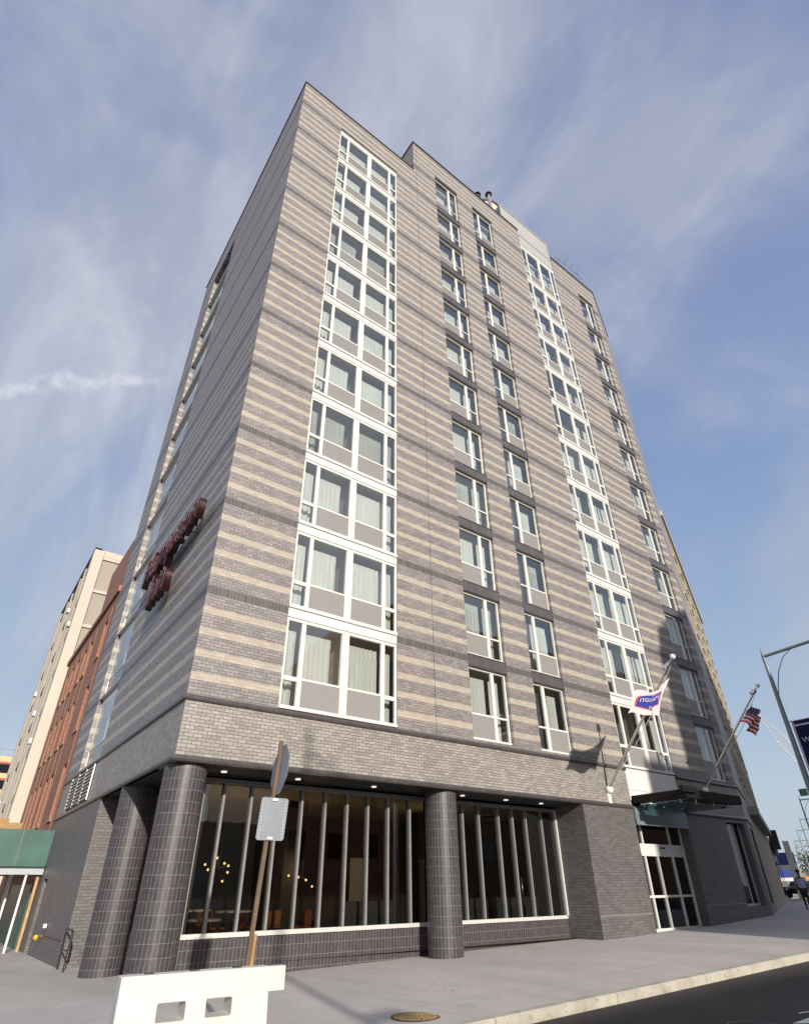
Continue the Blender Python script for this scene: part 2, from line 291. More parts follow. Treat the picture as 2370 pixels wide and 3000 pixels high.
# ------------------------------------------------------------------ mesh helper
class MB:
    def __init__(s): s.v = []; s.f = []; s.u = []; s.sm = False
    def face(s, pts, uv=None):
        i = len(s.v); s.v += [tuple(p) for p in pts]; s.f.append(tuple(range(i, i+len(pts)))); s.u.append(uv)
        return s
    def box(s, x0, x1, y0, y1, z0, z1):
        return s.hexa([(x0, y0, z0), (x1, y0, z0), (x1, y1, z0), (x0, y1, z0), (x0, y0, z1), (x1, y0, z1), (x1, y1, z1), (x0, y1, z1)])
    def hexa(s, c):
        for q in ((0, 3, 2, 1), (4, 5, 6, 7), (0, 1, 5, 4), (1, 2, 6, 5), (2, 3, 7, 6), (3, 0, 4, 7)): s.face([c[k] for k in q])
        return s
    def obox(s, o, ux, uy, x0, x1, y0, y1, z0, z1):      # box in a turned frame: o + a*ux + b*uy
        c = []
        for z in (z0, z1):
            for a, b in ((x0, y0), (x1, y0), (x1, y1), (x0, y1)): c.append((o[0]+a*ux[0]+b*uy[0], o[1]+a*ux[1]+b*uy[1], z))
        return s.hexa(c)
    def cyl(s, c, r, z0, z1, n=24, r1=None, caps=True, tileuv=True):
        r1 = r if r1 is None else r1; ring = []
        for k in range(n+1):
            a = 2*math.pi*k/n; ring.append((math.cos(a), math.sin(a), a*r))
        for k in range(n):
            a, b = ring[k], ring[k+1]
            s.face([(c[0]+a[0]*r, c[1]+a[1]*r, z0), (c[0]+b[0]*r, c[1]+b[1]*r, z0), (c[0]+b[0]*r1, c[1]+b[1]*r1, z1), (c[0]+a[0]*r1, c[1]+a[1]*r1, z1)],
                   [(a[2], z0), (b[2], z0), (b[2], z1), (a[2], z1)])
        if caps:
            s.face([(c[0]+p[0]*r, c[1]+p[1]*r, z0) for p in ring[:-1]][::-1]); s.face([(c[0]+p[0]*r1, c[1]+p[1]*r1, z1) for p in ring[:-1]])
        return s
    def tube(s, pts, r, n=8, r1=None):
        pts = [Vector(p) for p in pts]; rings = []; L = len(pts)
        prev = None
        for i, p in enumerate(pts):
            d = (pts[min(i+1, L-1)]-pts[max(i-1, 0)]).normalized()
            up = Vector((0, 0, 1)) if abs(d.z) < .9 else Vector((1, 0, 0))
            a = d.cross(up).normalized() if prev is None else (prev - d*prev.dot(d)).normalized(); prev = a
            b = d.cross(a); rr = r if r1 is None else r+(r1-r)*i/(L-1)
            rings.append([p+(a*math.cos(2*math.pi*k/n)+b*math.sin(2*math.pi*k/n))*rr for k in range(n)])
        for i in range(L-1):
            for k in range(n):
                k2 = (k+1) % n; s.face([rings[i][k], rings[i][k2], rings[i+1][k2], rings[i+1][k]])
        s.face(rings[0][::-1]); s.face(rings[-1]); return s
    def sphere(s, c, r, n=12, sz=1.):
        for i in range(n//2):
            t0, t1 = math.pi*i/(n//2), math.pi*(i+1)/(n//2)
            for k in range(n):
                a0, a1 = 2*math.pi*k/n, 2*math.pi*(k+1)/n
                P = lambda t, a: (c[0]+r*math.sin(t)*math.cos(a), c[1]+r*math.sin(t)*math.sin(a), c[2]+r*sz*math.cos(t))
                q = [P(t0, a0), P(t1, a0), P(t1, a1), P(t0, a1)]
                if i == 0: q = [q[0], q[1], q[2]]
                elif i == n//2-1: q = [q[0], q[1], q[3]]
                s.face(q)
        return s
    def prism(s, prof, y0, y1, ax='y'):       # profile (a,z) extruded along y (or x)
        f = (lambda a, z, t: (a, t, z)) if ax == 'y' else (lambda a, z, t: (t, a, z))
        n = len(prof); s.face([f(a, z, y0) for a, z in prof]); s.face([f(a, z, y1) for a, z in prof][::-1])
        for i in range(n):
            (a, z), (b, w) = prof[i], prof[(i+1) % n]; s.face([f(a, z, y0), f(a, z, y1), f(b, w, y1), f(b, w, y0)])
        return s
    def mesh(s, name, mat, weld=False):
        me = bpy.data.meshes.new(name); me.from_pydata(s.v, [], s.f)
        ul = me.uv_layers.new(name='UV'); k = 0
        for fi, p in enumerate(me.polygons):
            n = p.normal; cu = s.u[fi]
            if abs(n.z) > .75: t = None
            else:
                t = Vector((-n.y, n.x, 0)).normalized()
                if t.x < -1e-4 or (abs(t.x) <= 1e-4 and t.y < 0): t = -t
            for j, li in enumerate(p.loop_indices):
                co = me.vertices[me.loops[li].vertex_index].co
                ul.data[li].uv = cu[j] if cu else ((co.x, co.y) if t is None else (co.dot(t), co.z))
        if weld:
            import bmesh; b = bmesh.new(); b.from_mesh(me); bmesh.ops.remove_doubles(b, verts=b.verts, dist=1e-4)
            bmesh.ops.recalc_face_normals(b, faces=b.faces); b.to_mesh(me); b.free()
        for mm in (mat if isinstance(mat, (list, tuple)) else [mat]): me.materials.append(mm)
        return me
    def build(s, name, mat, parent=None, smooth=False, weld=False, bevel=0):
        me = s.mesh(name, mat, weld or smooth or bevel > 0)
        if smooth:
            for p in me.polygons: p.use_smooth = True
            try: me.set_sharp_from_angle(angle=math.radians(40))
            except Exception: pass
        o = bpy.data.objects.new(name, me); COL.objects.link(o)
        if bevel:
            b = o.modifiers.new('bevel', 'BEVEL'); b.width = bevel; b.segments = 2; b.limit_method = 'ANGLE'
        if parent is not None: o.parent = parent
        return o
def tag(o, label, cat, group=None):
    o['label'] = label; o['category'] = cat
    if group: o['group'] = group
    return o
def struct(o): o['kind'] = 'structure'; return o
def empty(name, loc, label, cat, group=None, rz=0):
    o = bpy.data.objects.new(name, None); COL.objects.link(o); o.location = loc; o.rotation_euler[2] = rz; o.empty_display_size = .3
    return tag(o, label, cat, group)
def copy_tree(o, parent=None):
    c = o.copy(); COL.objects.link(c); c.parent = parent
    for ch in list(o.children): copy_tree(ch, c)
    return c
def g(x, y):
    a = -.13+.018*max(x, -10) if x < 21 else (.248+.04*(x-21) if x < 28 else .528)
    return a-.012*min(max(y, 0), 20)

# ------------------------------------------------------------------ ground, pavement, road
TH = math.radians(22.5); U2 = (math.cos(TH), math.sin(TH)); V2 = (-math.sin(TH), math.cos(TH))     # direction of the street past the bend
BX = 26.97                                                                                         # the bend in the facade
def bend(u):                       # point and inward normal on the kerb line, u metres from x = -30
    return None
KY = -5.98                                                                                          # back of the kerb
kb = (BX - KY*0 + 6.0*math.tan(TH/2)*1.0, KY)                                                       # where the kerb turns
def kpt(s_, off):                  # s_ along the kerb from the corner radius; off towards the road
    x0 = kb[0]
    if s_ <= x0: return (s_ + off*0, KY-off)
    r = s_-x0; return (kb[0]+U2[0]*r+U2[1]*off + 0, kb[1]+U2[1]*r-U2[0]*off)
line = [(-9.5, 40), (-9.5, 0), (-9.5, -.5)]
for k in range(9):
    a = math.pi+ k*math.pi/16
    line.append((-4.0+5.5*math.cos(a), -.48-5.5+5.5+ 5.5*math.sin(a)))
line = [p for p in line]
CORN = [(-9.5, 40.), (-9.5, 0.), (-9.45, -1.2), (-9.0, -2.7), (-8.1, -4.1), (-6.8, -5.2), (-5.4, -5.8), (-4.0, KY)]
XS = [-2, 0, 2, 4, 6, 9, 12, 15, 18, 21, 23, 25, kb[0]]
PL = CORN + [(x, KY) for x in XS] + [(kb[0]+U2[0]*r, kb[1]+U2[1]*r) for r in (4, 8, 14, 24, 40, 70, 120, 220, 400)]
def offs(pl, d):
    out = []
    for i, p in enumerate(pl):
        a = Vector(pl[max(i-1, 0)]); b = Vector(pl[min(i+1, len(pl)-1)]); t = (b-a).normalized(); out.append((p[0]+t.y*d*-1 if False else p[0]+t[1]*d, p[1]-t[0]*d))
    return out
# the barricade stands by the kerb return, so the pavement reaches past the frame there
KW = .17
back = [(-.01, 40.)] 
PO = offs(PL, -0.0); K1 = offs(PL, KW); K2 = offs(PL, KW+.03)
mb = MB()
inner = [(max(p[0], -1) if i < 8 else p[0], p[1]) for i, p in enumerate(PL)]
for i in range(len(PL)-1):
    a, b = PL[i], PL[i+1]
    n = 6
    # strip from the kerb back to well under the buildings
    def deep(p, i):
        if i <= 1: return (3.0, p[1])
        if i < 8: return (3.0, 1.0)
        if p[0] <= kb[0]+.01: return (max(p[0], 3.0), 3.0)
        return (p[0]+V2[0]*9, p[1]+V2[1]*9)
    da, db = deep(a, i), deep(b, i+1)
    for k in range(n):
        t0, t1 = k/n, (k+1)/n
        q = [(a[0]+(da[0]-a[0])*t0, a[1]+(da[1]-a[1])*t0), (b[0]+(db[0]-b[0])*t0, b[1]+(db[1]-b[1])*t0), (b[0]+(db[0]-b[0])*t1, b[1]+(db[1]-b[1])*t1), (a[0]+(da[0]-a[0])*t1, a[1]+(da[1]-a[1])*t1)]
        mb.face([(x, y, g(x, y)) for x, y in q])
struct(mb.build('sidewalk', M['walk'], weld=True))
mb = MB()
for i in range(len(PL)-1):
    a, b, a1, b1, a2, b2 = PL[i], PL[i+1], K1[i], K1[i+1], K2[i], K2[i+1]
    z = lambda p: g(p[0], 0)
    mb.face([(*a, z(a)+.004), (*a1, z(a)+.004), (*b1, z(b)+.004), (*b, z(b)+.004)]); mb.face([(*a1, z(a)+.004), (*a2, z(a)-.02), (*b2, z(b)-.02), (*b1, z(b)+.004)]); mb.face([(*a2, z(a)-.02), (*a2, z(a)-.30), (*b2, z(b)-.30), (*b2, z(b)-.02)])
struct(mb.build('kerb', M['curb'], weld=True))
# asphalt: a sheet that follows the slope of the street, then flat to the horizon
mb = MB(); xs = [-1500, -60, -10, 0, 10, 21, 24, 28, 60, 200, 1500]; ys = [-1500, -60, -15, -5, 0, 10, 20, 60, 200, 1500]
for i in range(len(xs)-1):
    for j in range(len(ys)-1):
        q = [(xs[i], ys[j]), (xs[i+1], ys[j]), (xs[i+1], ys[j+1]), (xs[i], ys[j+1])]
        mb.face([(x, y, g(max(x, -10), y)-.155) for x, y in q])
struct(mb.build('road', M['asphalt'], weld=True))
mb = MB()
mb.face([(x, y, g(x, 0)-.151) for x, y in ((7.33, -8.93), (7.9, -8.93), (8.9, -9.5), (8.1, -9.6))])
mb.face([(x, y, g(x, 0)-.151) for x, y in ((8.18, -8.66), (8.5, -8.74), (8.5, -8.80), (8.16, -8.70))])
struct(mb.build('road_marking', M['paint']))
# manhole in the pavement
mh = MB(); mh.cyl((3.02, -5.2), .35, g(3, 0)-.02, g(3, 0)+.006, 32)
for r in (.30, .2, .1):
    for k in range(int(r*80)):
        a = 2*math.pi*k/int(r*80); mh.cyl((3.02+r*math.cos(a), -5.2+r*math.sin(a)), .016, g(3, 0)+.006, g(3, 0)+.013, 6)
mhe = empty('manhole_cover', (0, 0, 0), 'round rusty iron manhole cover set in the concrete sidewalk near the kerb', 'manhole cover')
mh.build('lid', M['brass'], mhe); r_ = MB(); 
for k in range(32):
    a, b = 2*math.pi*k/32, 2*math.pi*(k+1)/32
    r_.face([(3.02+.35*math.cos(a), -5.2+.35*math.sin(a), g(3, 0)+.007), (3.02+.35*math.cos(b), -5.2+.35*math.sin(b), g(3, 0)+.007), (3.02+.40*math.cos(b), -5.2+.40*math.sin(b), g(3, 0)+.005), (3.02+.40*math.cos(a), -5.2+.40*math.sin(a), g(3, 0)+.005)])
r_.build('ring', M['rust'], mhe)

rm = empty('manhole_cover', (0, 0, 0), 'dark iron utility cover flush in the asphalt, cut by the bottom of the picture', 'manhole cover')
mh = MB(); mh.cyl((6.78, -8.66), .40, g(6.8, 0)-.17, g(6.8, 0)-.147, 32); mh.build('lid', M['rust'], rm)
mh = MB()
for k in range(7):
    x = 6.48+k*.1; hgt = math.sqrt(max(.0, .36**2-(x-6.78)**2)); mh.box(x-.03, x+.03, -8.66-hgt, -8.66+hgt, g(6.8, 0)-.1465, g(6.8, 0)-.140)
mh.build('tread', M['cap'], rm)
# ------------------------------------------------------------------ HOTEL
P = 3.02; Z0 = 5.87
hotel = empty('hotel_building', (0, 0, 0), 'tall corner hotel of grey brick with tan stripes, white framed windows and tiled round columns', 'hotel')
def wall(mb, o, t, nin, u0, u1, z0, z1, holes, depth, us=()):
    X = lambda u, d, z: (o[0]+u*t[0]+d*nin[0], o[1]+u*t[1]+d*nin[1], z)
    U = sorted(set([u0, u1]+[v for h in holes for v in (h[0], h[1]) if u0 <= v <= u1])); Z = sorted(set([z0, z1]+[v for h in holes for v in (h[2], h[3]) if z0 <= v <= z1]))
    for i in range(len(U)-1):
        cu = (U[i]+U[i+1])/2; run = None
        for j in range(len(Z)-1):
            cz = (Z[j]+Z[j+1])/2
            if any(h[0] < cu < h[1] and h[2] < cz < h[3] for h in holes): continue
            mb.face([X(U[i], 0, Z[j]), X(U[i+1], 0, Z[j]), X(U[i+1], 0, Z[j+1]), X(U[i], 0, Z[j+1])])
    for h in holes:
        a, b, c, d = h[:4]; dp = h[4] if len(h) > 4 else depth
        mb.face([X(a, 0, c), X(a, dp, c), X(a, dp, d), X(a, 0, d)]); mb.face([X(b, 0, c), X(b, 0, d), X(b, dp, d), X(b, dp, c)])
        mb.face([X(a, 0, c), X(b, 0, c), X(b, dp, c), X(a, dp, c)]); mb.face([X(a, 0, d), X(a, dp, d), X(b, dp, d), X(b, 0, d)])
R1, R2_ = 41.3, 44.95
colA = (9.57, 11.52); colB = (12.93, 14.80); colC = (24.50, 26.38)
def rowz(k):
    z0 = 5.93+P*k; return (z0, z0+2.58) if k < 11 else (z0+.05, z0+3.55)
LED = 5.70
holes = [(2.45, 6.43, 5.84, Z0+11*P+.25, .10)]
for c in (colA, colB, colC):
    for k in range(12): z = rowz(k); holes.append((c[0], c[1], z[0], z[1], .22))
mb = MB(); 
wall(mb, (0, 0), (1, 0), (0, 1), 0, 7.75, LED, R1, [h for h in holes if h[1] < 7.75], .1)
wall(mb, (0, 0), (1, 0), (0, 1), 7.75, 17.88, LED, R2_, [h for h in holes if 7.75 < h[0] < 17], .1)
wall(mb, (0, 0), (1, 0), (0, 1), 21.62, BX, LED, R2_, [h for h in holes if h[0] > 21], .1)
# sides of the second window bay and the step in the roof
mb.face([(17.88, 0, LED), (17.88, .35, LED), (17.88, .35, R2_), (17.88, 0, R2_)]); mb.face([(21.62, 0, LED), (21.62, 0, R2_), (21.62, .35, R2_), (21.62, .35, LED)])
mb.face([(7.75, 0, R1), (7.75, 9, R1), (7.75, 9, R2_), (7.75, 0, R2_)])
# face past the bend
mb.face([(BX, 0, 4.3), (BX+5.25*U2[0], 5.25*U2[1], 4.3), (BX+5.25*U2[0], 5.25*U2[1], R2_), (BX, 0, R2_)])
# left side: one window stack
lh = [(9.5, 13.35, 5.84, Z0+P*10+2.72, .20)]
wall(mb, (0, 0), (0, 1), (1, 0), 0, 16.1, LED, R1, lh, .3)
mb.face([(0, 16.1, 0), (7.75, 16.1, 0), (7.75, 16.1, R1), (0, 16.1, R1)]); mb.face([(BX+5.25*U2[0], 5.25*U2[1], 0), (24, 16, 0), (24, 16, R2_), (BX+5.25*U2[0], 5.25*U2[1], R2_)]); mb.face([(7.75, 16.1, 0), (24, 16, 0), (24, 16, R2_), (7.75, 16.1, R2_)])
mb.build('wall', M['brick'], hotel)
# roofs and coping
mb = MB(); mb.face([(0, 0, R1-.5), (7.75, 0, R1-.5), (7.75, 16.1, R1-.5), (0, 16.1, R1-.5)]); mb.face([(7.75, 0, R2_-.5), (BX, 0, R2_-.5), (BX+5.2, 2.2, R2_-.5), (24, 16, R2_-.5), (7.75, 16.1, R2_-.5)])
mb.build('roof', M['galv'], hotel)
mb = MB(); c = .05
mb.box(-c, 7.75, -c, .3, R1, R1+.09); mb.box(-c, .3, .3, 16.1+c, R1, R1+.09); mb.box(7.75-c, 17.88, -c, .3, R2_, R2_+.10); mb.box(7.75-c, 8.05, .3, 9, R2_, R2_+.10); mb.box(21.62, BX, -c, .3, R2_, R2_+.10)
mb.obox((BX, 0), U2, V2, 0, 5.3, -c, .3, R2_+.002, R2_+.102)
mb.build('coping', M['cap'], hotel)
# fascia over the recess
FZ = 4.27
mb = MB()
mb.face([(0, 0, FZ), (17.88, 0, FZ), (17.88, 0, LED), (0, 0, LED)]); mb.face([(0, 0, FZ), (0, 0, LED), (0, 16.1, LED), (0, 16.1, FZ)])
mb.face([(21.62, 0, FZ), (BX, 0, FZ), (BX, 0, LED), (21.62, 0, LED)]); 
mb.face([(0, 0, FZ), (0, 1.4, FZ), (17.88, 1.4, FZ), (17.88, 0, FZ)]); 
mb.build('fascia', M['fascia'], hotel)
def bull(mb, z, r, path):          # rounded projecting brick course
    prof = [(0, -r), (r*.6, -r*.9), (r, -r*.35), (r, r*.35), (r*.6, r*.9), (0, r)]
    for (a, b, n) in path:
        for i in range(len(prof)-1):
            p, q = prof[i], prof[i+1]
            mb.face([(a[0]+n[0]*p[0], a[1]+n[1]*p[0], z+p[1]), (b[0]+n[2]*p[0], b[1]+n[3]*p[0], z+p[1]), (b[0]+n[2]*q[0], b[1]+n[3]*q[0], z+q[1]), (a[0]+n[0]*q[0], a[1]+n[1]*q[0], z+q[1])])
s2 = 1.0
mb = MB(); nb = (U2[1], -U2[0])
E2p = (BX+5.25*U2[0], 5.25*U2[1]); mid = (math.tan(TH/2), -1)
for z, r in ((5.755, .07), (4.335, .075)):
    bull(mb, z, r, [((0, 0), (17.88, 0), (-1, -1, 0, -1)), ((0, 16.1), (0, 0), (-1, 0, -1, -1)), ((21.62, 0), (BX, 0), (0, -1, mid[0], mid[1])), ((BX, 0), E2p, (mid[0], mid[1], nb[0], nb[1]))])
mb.build('string_course', M['ledge'], hotel, smooth=True)
# ground storey walls
mb = MB(); zb = -.6
wall(mb, (0, 0), (1, 0), (0, 1), 14.8, 17.88, zb, FZ, [], 0)
mb.face([(14.8, 0, zb), (14.8, 1.45, zb), (14.8, 1.45, FZ), (14.8, 0, FZ)])
mb.face([(17.88, 0, zb), (17.88, .5, zb), (17.88, .5, 4.75), (17.88, 0, 4.75)])
mb.build('ground_floor_wall', M['pier'], hotel); mb = MB()
wall(mb, (0, 0), (1, 0), (0, 1), 21.62, BX, zb, FZ, [(24.95, 26.62, .86, 4.12, .35)], .35)
mb.face([(21.62, 0, zb), (21.62, 0, 4.75), (21.62, .5, 4.75), (21.62, .5, zb)])
wall(mb, (BX, 0), U2, V2, 0, 5.25, zb, FZ+.03, [(1.3, 4.2, .86, 4.12, .35)], .35)
# left side ground storey: wall, its lit end and a narrow doorway
mb.build('ground_floor_wall', M['pier'], hotel); mb = MB()
wall(mb, (0, 0), (0, 1), (1, 0), 7.37, 16.1, zb, FZ, [(13.75, 14.55, zb, 2.12, .6)], .5)
mb.face([(0, 7.37, zb), (1.6, 7.37, zb), (1.6, 7.37, FZ), (0, 7.37, FZ)])
mb.build('ground_floor_wall', M['pier'], hotel)
# light joint lines around the ground storey
mb = MB(); mb.box(14.79, 17.89, -.006, -.001, .78, .80); mb.box(21.6, 24.9, -.006, -.001, .96, .98); mb.build('joint_line', M['panel'], hotel)
mb = MB(); mb.box(7.96, 7.975, -.003, .001, LED+.1, R2_); mb.build('joint_line', M['cap'], hotel)
mb = MB(); mb.box(-.012, -.001, 8.0, 13.7, .42, .46); mb.build('joint_line', M['cap'], hotel)
# recess: soffit, downlights, back and side walls
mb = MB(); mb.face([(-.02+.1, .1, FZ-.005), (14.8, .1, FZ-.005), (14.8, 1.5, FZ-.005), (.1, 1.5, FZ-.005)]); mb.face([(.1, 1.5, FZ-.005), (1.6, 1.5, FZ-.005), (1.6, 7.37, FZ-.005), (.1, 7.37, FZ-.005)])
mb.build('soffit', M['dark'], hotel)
for x, y in ((1.5, .75), (3.6, .75), (6.1, .75), (9.6, .75), (11.6, .75), (13.4, .75), (.75, 2.6), (.75, 6.2)):
    mb = MB(); mb.cyl((x, y), .075, FZ-.035, FZ-.006, 16); mb.build('downlight', M['down'], hotel)
# columns and tiled dwarf wall
for (x, y) in ((.50, .60), (8.52, .60), (.50, 4.70)):
    mb = MB(); mb.cyl((x, y), .50, g(x, y)-.3, FZ-.006, 48); o = mb.build('column', M['tile'], hotel, smooth=True)
SY = 1.40
mb = MB(); wall(mb, (0, SY), (1, 0), (0, 1), 1.25, 14.8, -.4, .70, [], 0); mb.face([(1.25, SY, -.4), (1.25, SY, .70), (1.25, 7.37, .70), (1.25, 7.37, -.4)])
mb.build('dwarf_wall', M['tile'], hotel)
mb = MB(); mb.box(1.20, 14.795, SY-.04, SY+.10, .702, .80); mb.build('storefront_sill', M['sill'], hotel)
def storefront(o, t, n, us, z0, z1, name, gm, fr, fw=.06, fd=.16, top=.12):
    mb = MB()
    for u in us: mb.obox(o, t, n, u-fw/2, u+fw/2, -.03, fd, z0+.001, z1-top)
    mb.obox(o, t, n, us[0]-fw/2, us[-1]+fw/2, -.031, fd-.002, z1-top, z1-.01)
    f = mb.build(name, fr, hotel)
    gg = MB(); a = (o[0]+us[0]*t[0]+.05*n[0], o[1]+us[0]*t[1]+.05*n[1]); b = (o[0]+us[-1]*t[0]+.05*n[0], o[1]+us[-1]*t[1]+.05*n[1])
    gg.face([(*a, z0), (*b, z0), (*b, z1), (*a, z1)]); gg.build('pane', gm, f); return f
storefront((0, SY), (1, 0), (0, 1), [1.28, 1.83, 2.60, 3.36, 4.11, 4.86, 5.60, 6.33, 7.07, 7.90, 8.60], .80, 4.20, 'storefront_window', M['glassl'], M['mull'])
storefront((0, SY), (1, 0), (0, 1), [8.60, 9.35, 10.12, 10.86, 11.80, 12.50, 13.18, 14.02, 14.76], .80, 4.20, 'storefront_window', M['glassl'], M['mull'])
mb = MB(); mb.box(14.742, 14.794, SY-.09, SY-.032, .80, 4.16); mb.build('edge_trim', M['white'], hotel)
storefront((1.25, SY), (0, 1), (1, 0), [.1, 1.2, 2.4, 3.6, 4.8, 5.9], .70, 4.20, 'storefront_window', M['glassl'], M['mull'])
# louvre in the left fascia
mb = MB(); mb.box(-.03, .04, 9.75, 13.8, 4.48, 5.62)
lv = MB(); lv.box(-.035, -.002, 9.70, 13.9, 4.44, 5.64); lv.build('louvre', M['black'], hotel)
L_ = bpy.data.objects['louvre']
mb = MB()
for y in (9.74, 11.1, 12.45, 13.84): mb.box(-.075, -.036, y-.03, y+.03, 4.44, 5.64)
for k in range(9): mb.box(-.09, -.04, 9.78, 13.8, 4.50+k*.128, 4.525+k*.128)
mb.build('louvre_blade', M['sill'], L_)

# windows ------------------------------------------------------------
def curtain_mesh(spans, z0, z1, y, mat, amp=.048, per=.17):
    mb = MB()
    for (a, b) in spans:
        n = max(6, int((b-a)/.022)); ph = random.random()*6
        def yy(x, z): return y+amp*(.6+.4*math.sin(x*3+ph))*math.sin(2*math.pi*(x/per)+ph+.6*math.sin(x*5+ph))*(1. if z < z1-.3 else .35)
        zs = [z0, (z0+z1)/2, z1-.32, z1-.28, z1]
        for i in range(n):
            xa, xb = a+(b-a)*i/n, a+(b-a)*(i+1)/n
            for j in range(len(zs)-1):
                mb.face([(xa, yy(xa, zs[j]), zs[j]), (xb, yy(xb, zs[j]), zs[j]), (xb, yy(xb, zs[j+1]), zs[j+1]), (xa, yy(xa, zs[j+1]), zs[j+1])])
    return mb
def fr(mb, x0, x1, z0, z1, y0=.0, y1=.10): mb.box(x0, x1, y0, y1, z0, z1)
def make_window(kind, w, h, flip=False, ph=.86, deep=.0):
    """frame origin at left bottom; returns frame object with children"""
    F_, G_, V_ = MB(), MB(), []
    X = (lambda a: w-a) if flip else (lambda a: a)
    def bx(a, b, z0, z1, y0=0, y1=.09):
        a, b = sorted((X(a), X(b))); F_.box(a, b, y0, y1, z0, z1)
    def gl(a, b, z0, z1):
        a, b = sorted((X(a), X(b))); G_.face([(a, .045, z0), (b, .045, z0), (b, .045, z1), (a, .045, z1)])
    def vp(a, b, z0, z1):
        a, b = sorted((X(a), X(b))); v = MB(); v.box(a, b, .02, .08, z0, z1)
        n = int((z1-z0)/.045)
        for i in range(n): v.box(a+.01, b-.01, .016, .0195, z0+.02+i*.045, z0+.040+i*.045)
        V_.append(v)
    t = .055
    if kind == 'single':
        m0, m1 = w*.605, w*.605+.15
        bx(0, w, 0, .09, -.03); bx(0, t, .09, h); bx(w-.07, w, .09, h); bx(t, w-.07, h-.07, h); bx(m0, m1, .09, h-.07)
        bx(t, m0, ph, ph+.07); bx(m1, w-.07, ph, ph+.07); vp(t, m0, .09, ph)
        gl(t, m0, ph+.07, h-.07); gl(m1, w-.07, .09, ph); gl(m1, w-.07, ph+.07, h-.07)
    else:
        k = w/3.94; a = [0, .06*k, .50*k, .63*k, 1.87*k, 2.12*k, 3.33*k, 3.47*k, w-.08, w]
        bx(0, w, 0, .10, -.04); bx(0, a[1], .10, h); bx(a[8], w, .10, h); bx(a[2], a[3], .10, h-.09); bx(a[4], a[5], .10, h-.09, -.02); bx(a[6], a[7], .10, h-.09)
        bx(a[1], a[8], h-.09, h); 
        for (p_, q_) in ((a[3], a[4]), (a[5], a[6])): bx(p_, q_, ph, ph+.07); vp(p_, q_, .10, ph); gl(p_, q_, ph+.07, h-.09)
        for (p_, q_) in ((a[1], a[2]), (a[7], a[8])): bx(p_, q_, ph-.06, ph+.07); gl(p_, q_, .10, ph-.06); gl(p_, q_, ph+.07, h-.09)
        if deep: bx(-.0, w, h+.02, h+deep, -.01, .09); bx(0, w, h+deep+.015, h+deep+.05, -.05, .09)
    f = F_.build('window', M['white'], None, bevel=.008)
    G_.build('pane', M['glass'], f)
    for v in V_: v.build('vent_panel', M['panel'], f)
    return f
def spans_for(kind, w, v, flip):
    if kind == 'single':
        o = [[(.02, w*.62), (w*.72, w-.02)], [(.02, w*.40), (w*.78, w-.05)], [(.02, w*.30), (w*.55, w*.66), (w*.74, w-.05)], [(.0, w-.02)]][v]
    else:
        o = [[(.0, .52), (.62, 1.72), (2.2, w-.5), (w-.42, w)], [(.0, .55), (.7, 1.5), (2.2, w-.75), (w-.6, w)], [(0, .6), (2.6, w-.7), (w-.5, w)], [(0, .6), (w-1.0, w-.7), (w-.5, w)], [(0, w)]][v]
    return [tuple(sorted((w-a, w-b))) if flip else (a, b) for a, b in o]
CM = {}
def place_windows(kind, x0, x1, y, rows, flip=False, deep=.0, variants=None, hs=None):
    protos = {}
    w = x1-x0
    for k in rows:
        if hs: zb_, h = hs(k)
        key = round(h, 2)
        if key not in protos: protos[key] = make_window(kind, w, h, flip, deep=deep); f = protos[key]
        else: f = copy_tree(protos[key])
        f.parent = hotel; f.location = (x0, y, zb_)
        for c in f.children:
            if c.parent != f: c.parent = f
        v = variants[k % len(variants)]; ck = (kind, round(w, 2), key, v, flip)
        if ck not in CM: CM[ck] = curtain_mesh(spans_for(kind, w, v, flip), .12, h-.22, .42, None).mesh('curtain', M['curtain'])
        c = bpy.data.objects.new('curtain', CM[ck]); COL.objects.link(c); c.parent = f
        for p in CM[ck].polygons: p.use_smooth = True
place_windows('bay', 2.46, 6.42, .03, range(11), deep=.30, variants=[0, 1, 2, 0, 2, 3, 1, 0, 3, 1, 4], hs=lambda k: (Z0+P*k, 2.68))
place_windows('bay', 17.90, 21.60, .03, range(12), deep=.30, variants=[2, 1, 0, 0, 1, 0, 3, 3, 1, 0, 0, 0], hs=lambda k: (Z0-.03+P*k, 2.68) if k < 11 else (Z0+P*k, 3.7))
place_windows('single', 9.60, 11.50, .12, range(12), variants=[0, 0, 1, 0, 2, 1, 3, 2, 1, 0, 3, 0], hs=lambda k: (rowz(k)[0]+.003, rowz(k)[1]-rowz(k)[0]-(.006 if k < 11 else .06)))
place_windows('single', 12.95, 14.78, .12, range(12), flip=True, variants=[2, 0, 2, 1, 0, 2, 1, 3, 0, 1, 2, 0], hs=lambda k: (rowz(k)[0]+.003, rowz(k)[1]-rowz(k)[0]-(.006 if k < 11 else .06)))
place_windows('single', 24.52, 26.36, .12, range(12), variants=[1, 2, 2, 1, 0, 3, 0, 1, 2, 1, 0, 1], hs=lambda k: (rowz(k)[0]+.003, rowz(k)[1]-rowz(k)[0]-(.006 if k < 11 else .06)))
# soldier lintels over the single windows
for c in (colA, colB, colC):
    for k in range(12):
        z = rowz(k)[1]; mb = MB(); mb.box(c[0]-.005, c[1]+.005, -.012, .11, z+.003, z+.40 if k < 11 else z+.12); mb.box(c[0]-.005, c[1]+.005, -.03, .12, z+.402, z+.44) if k < 11 else None
        mb.build('lintel', M['soldier'], hotel)
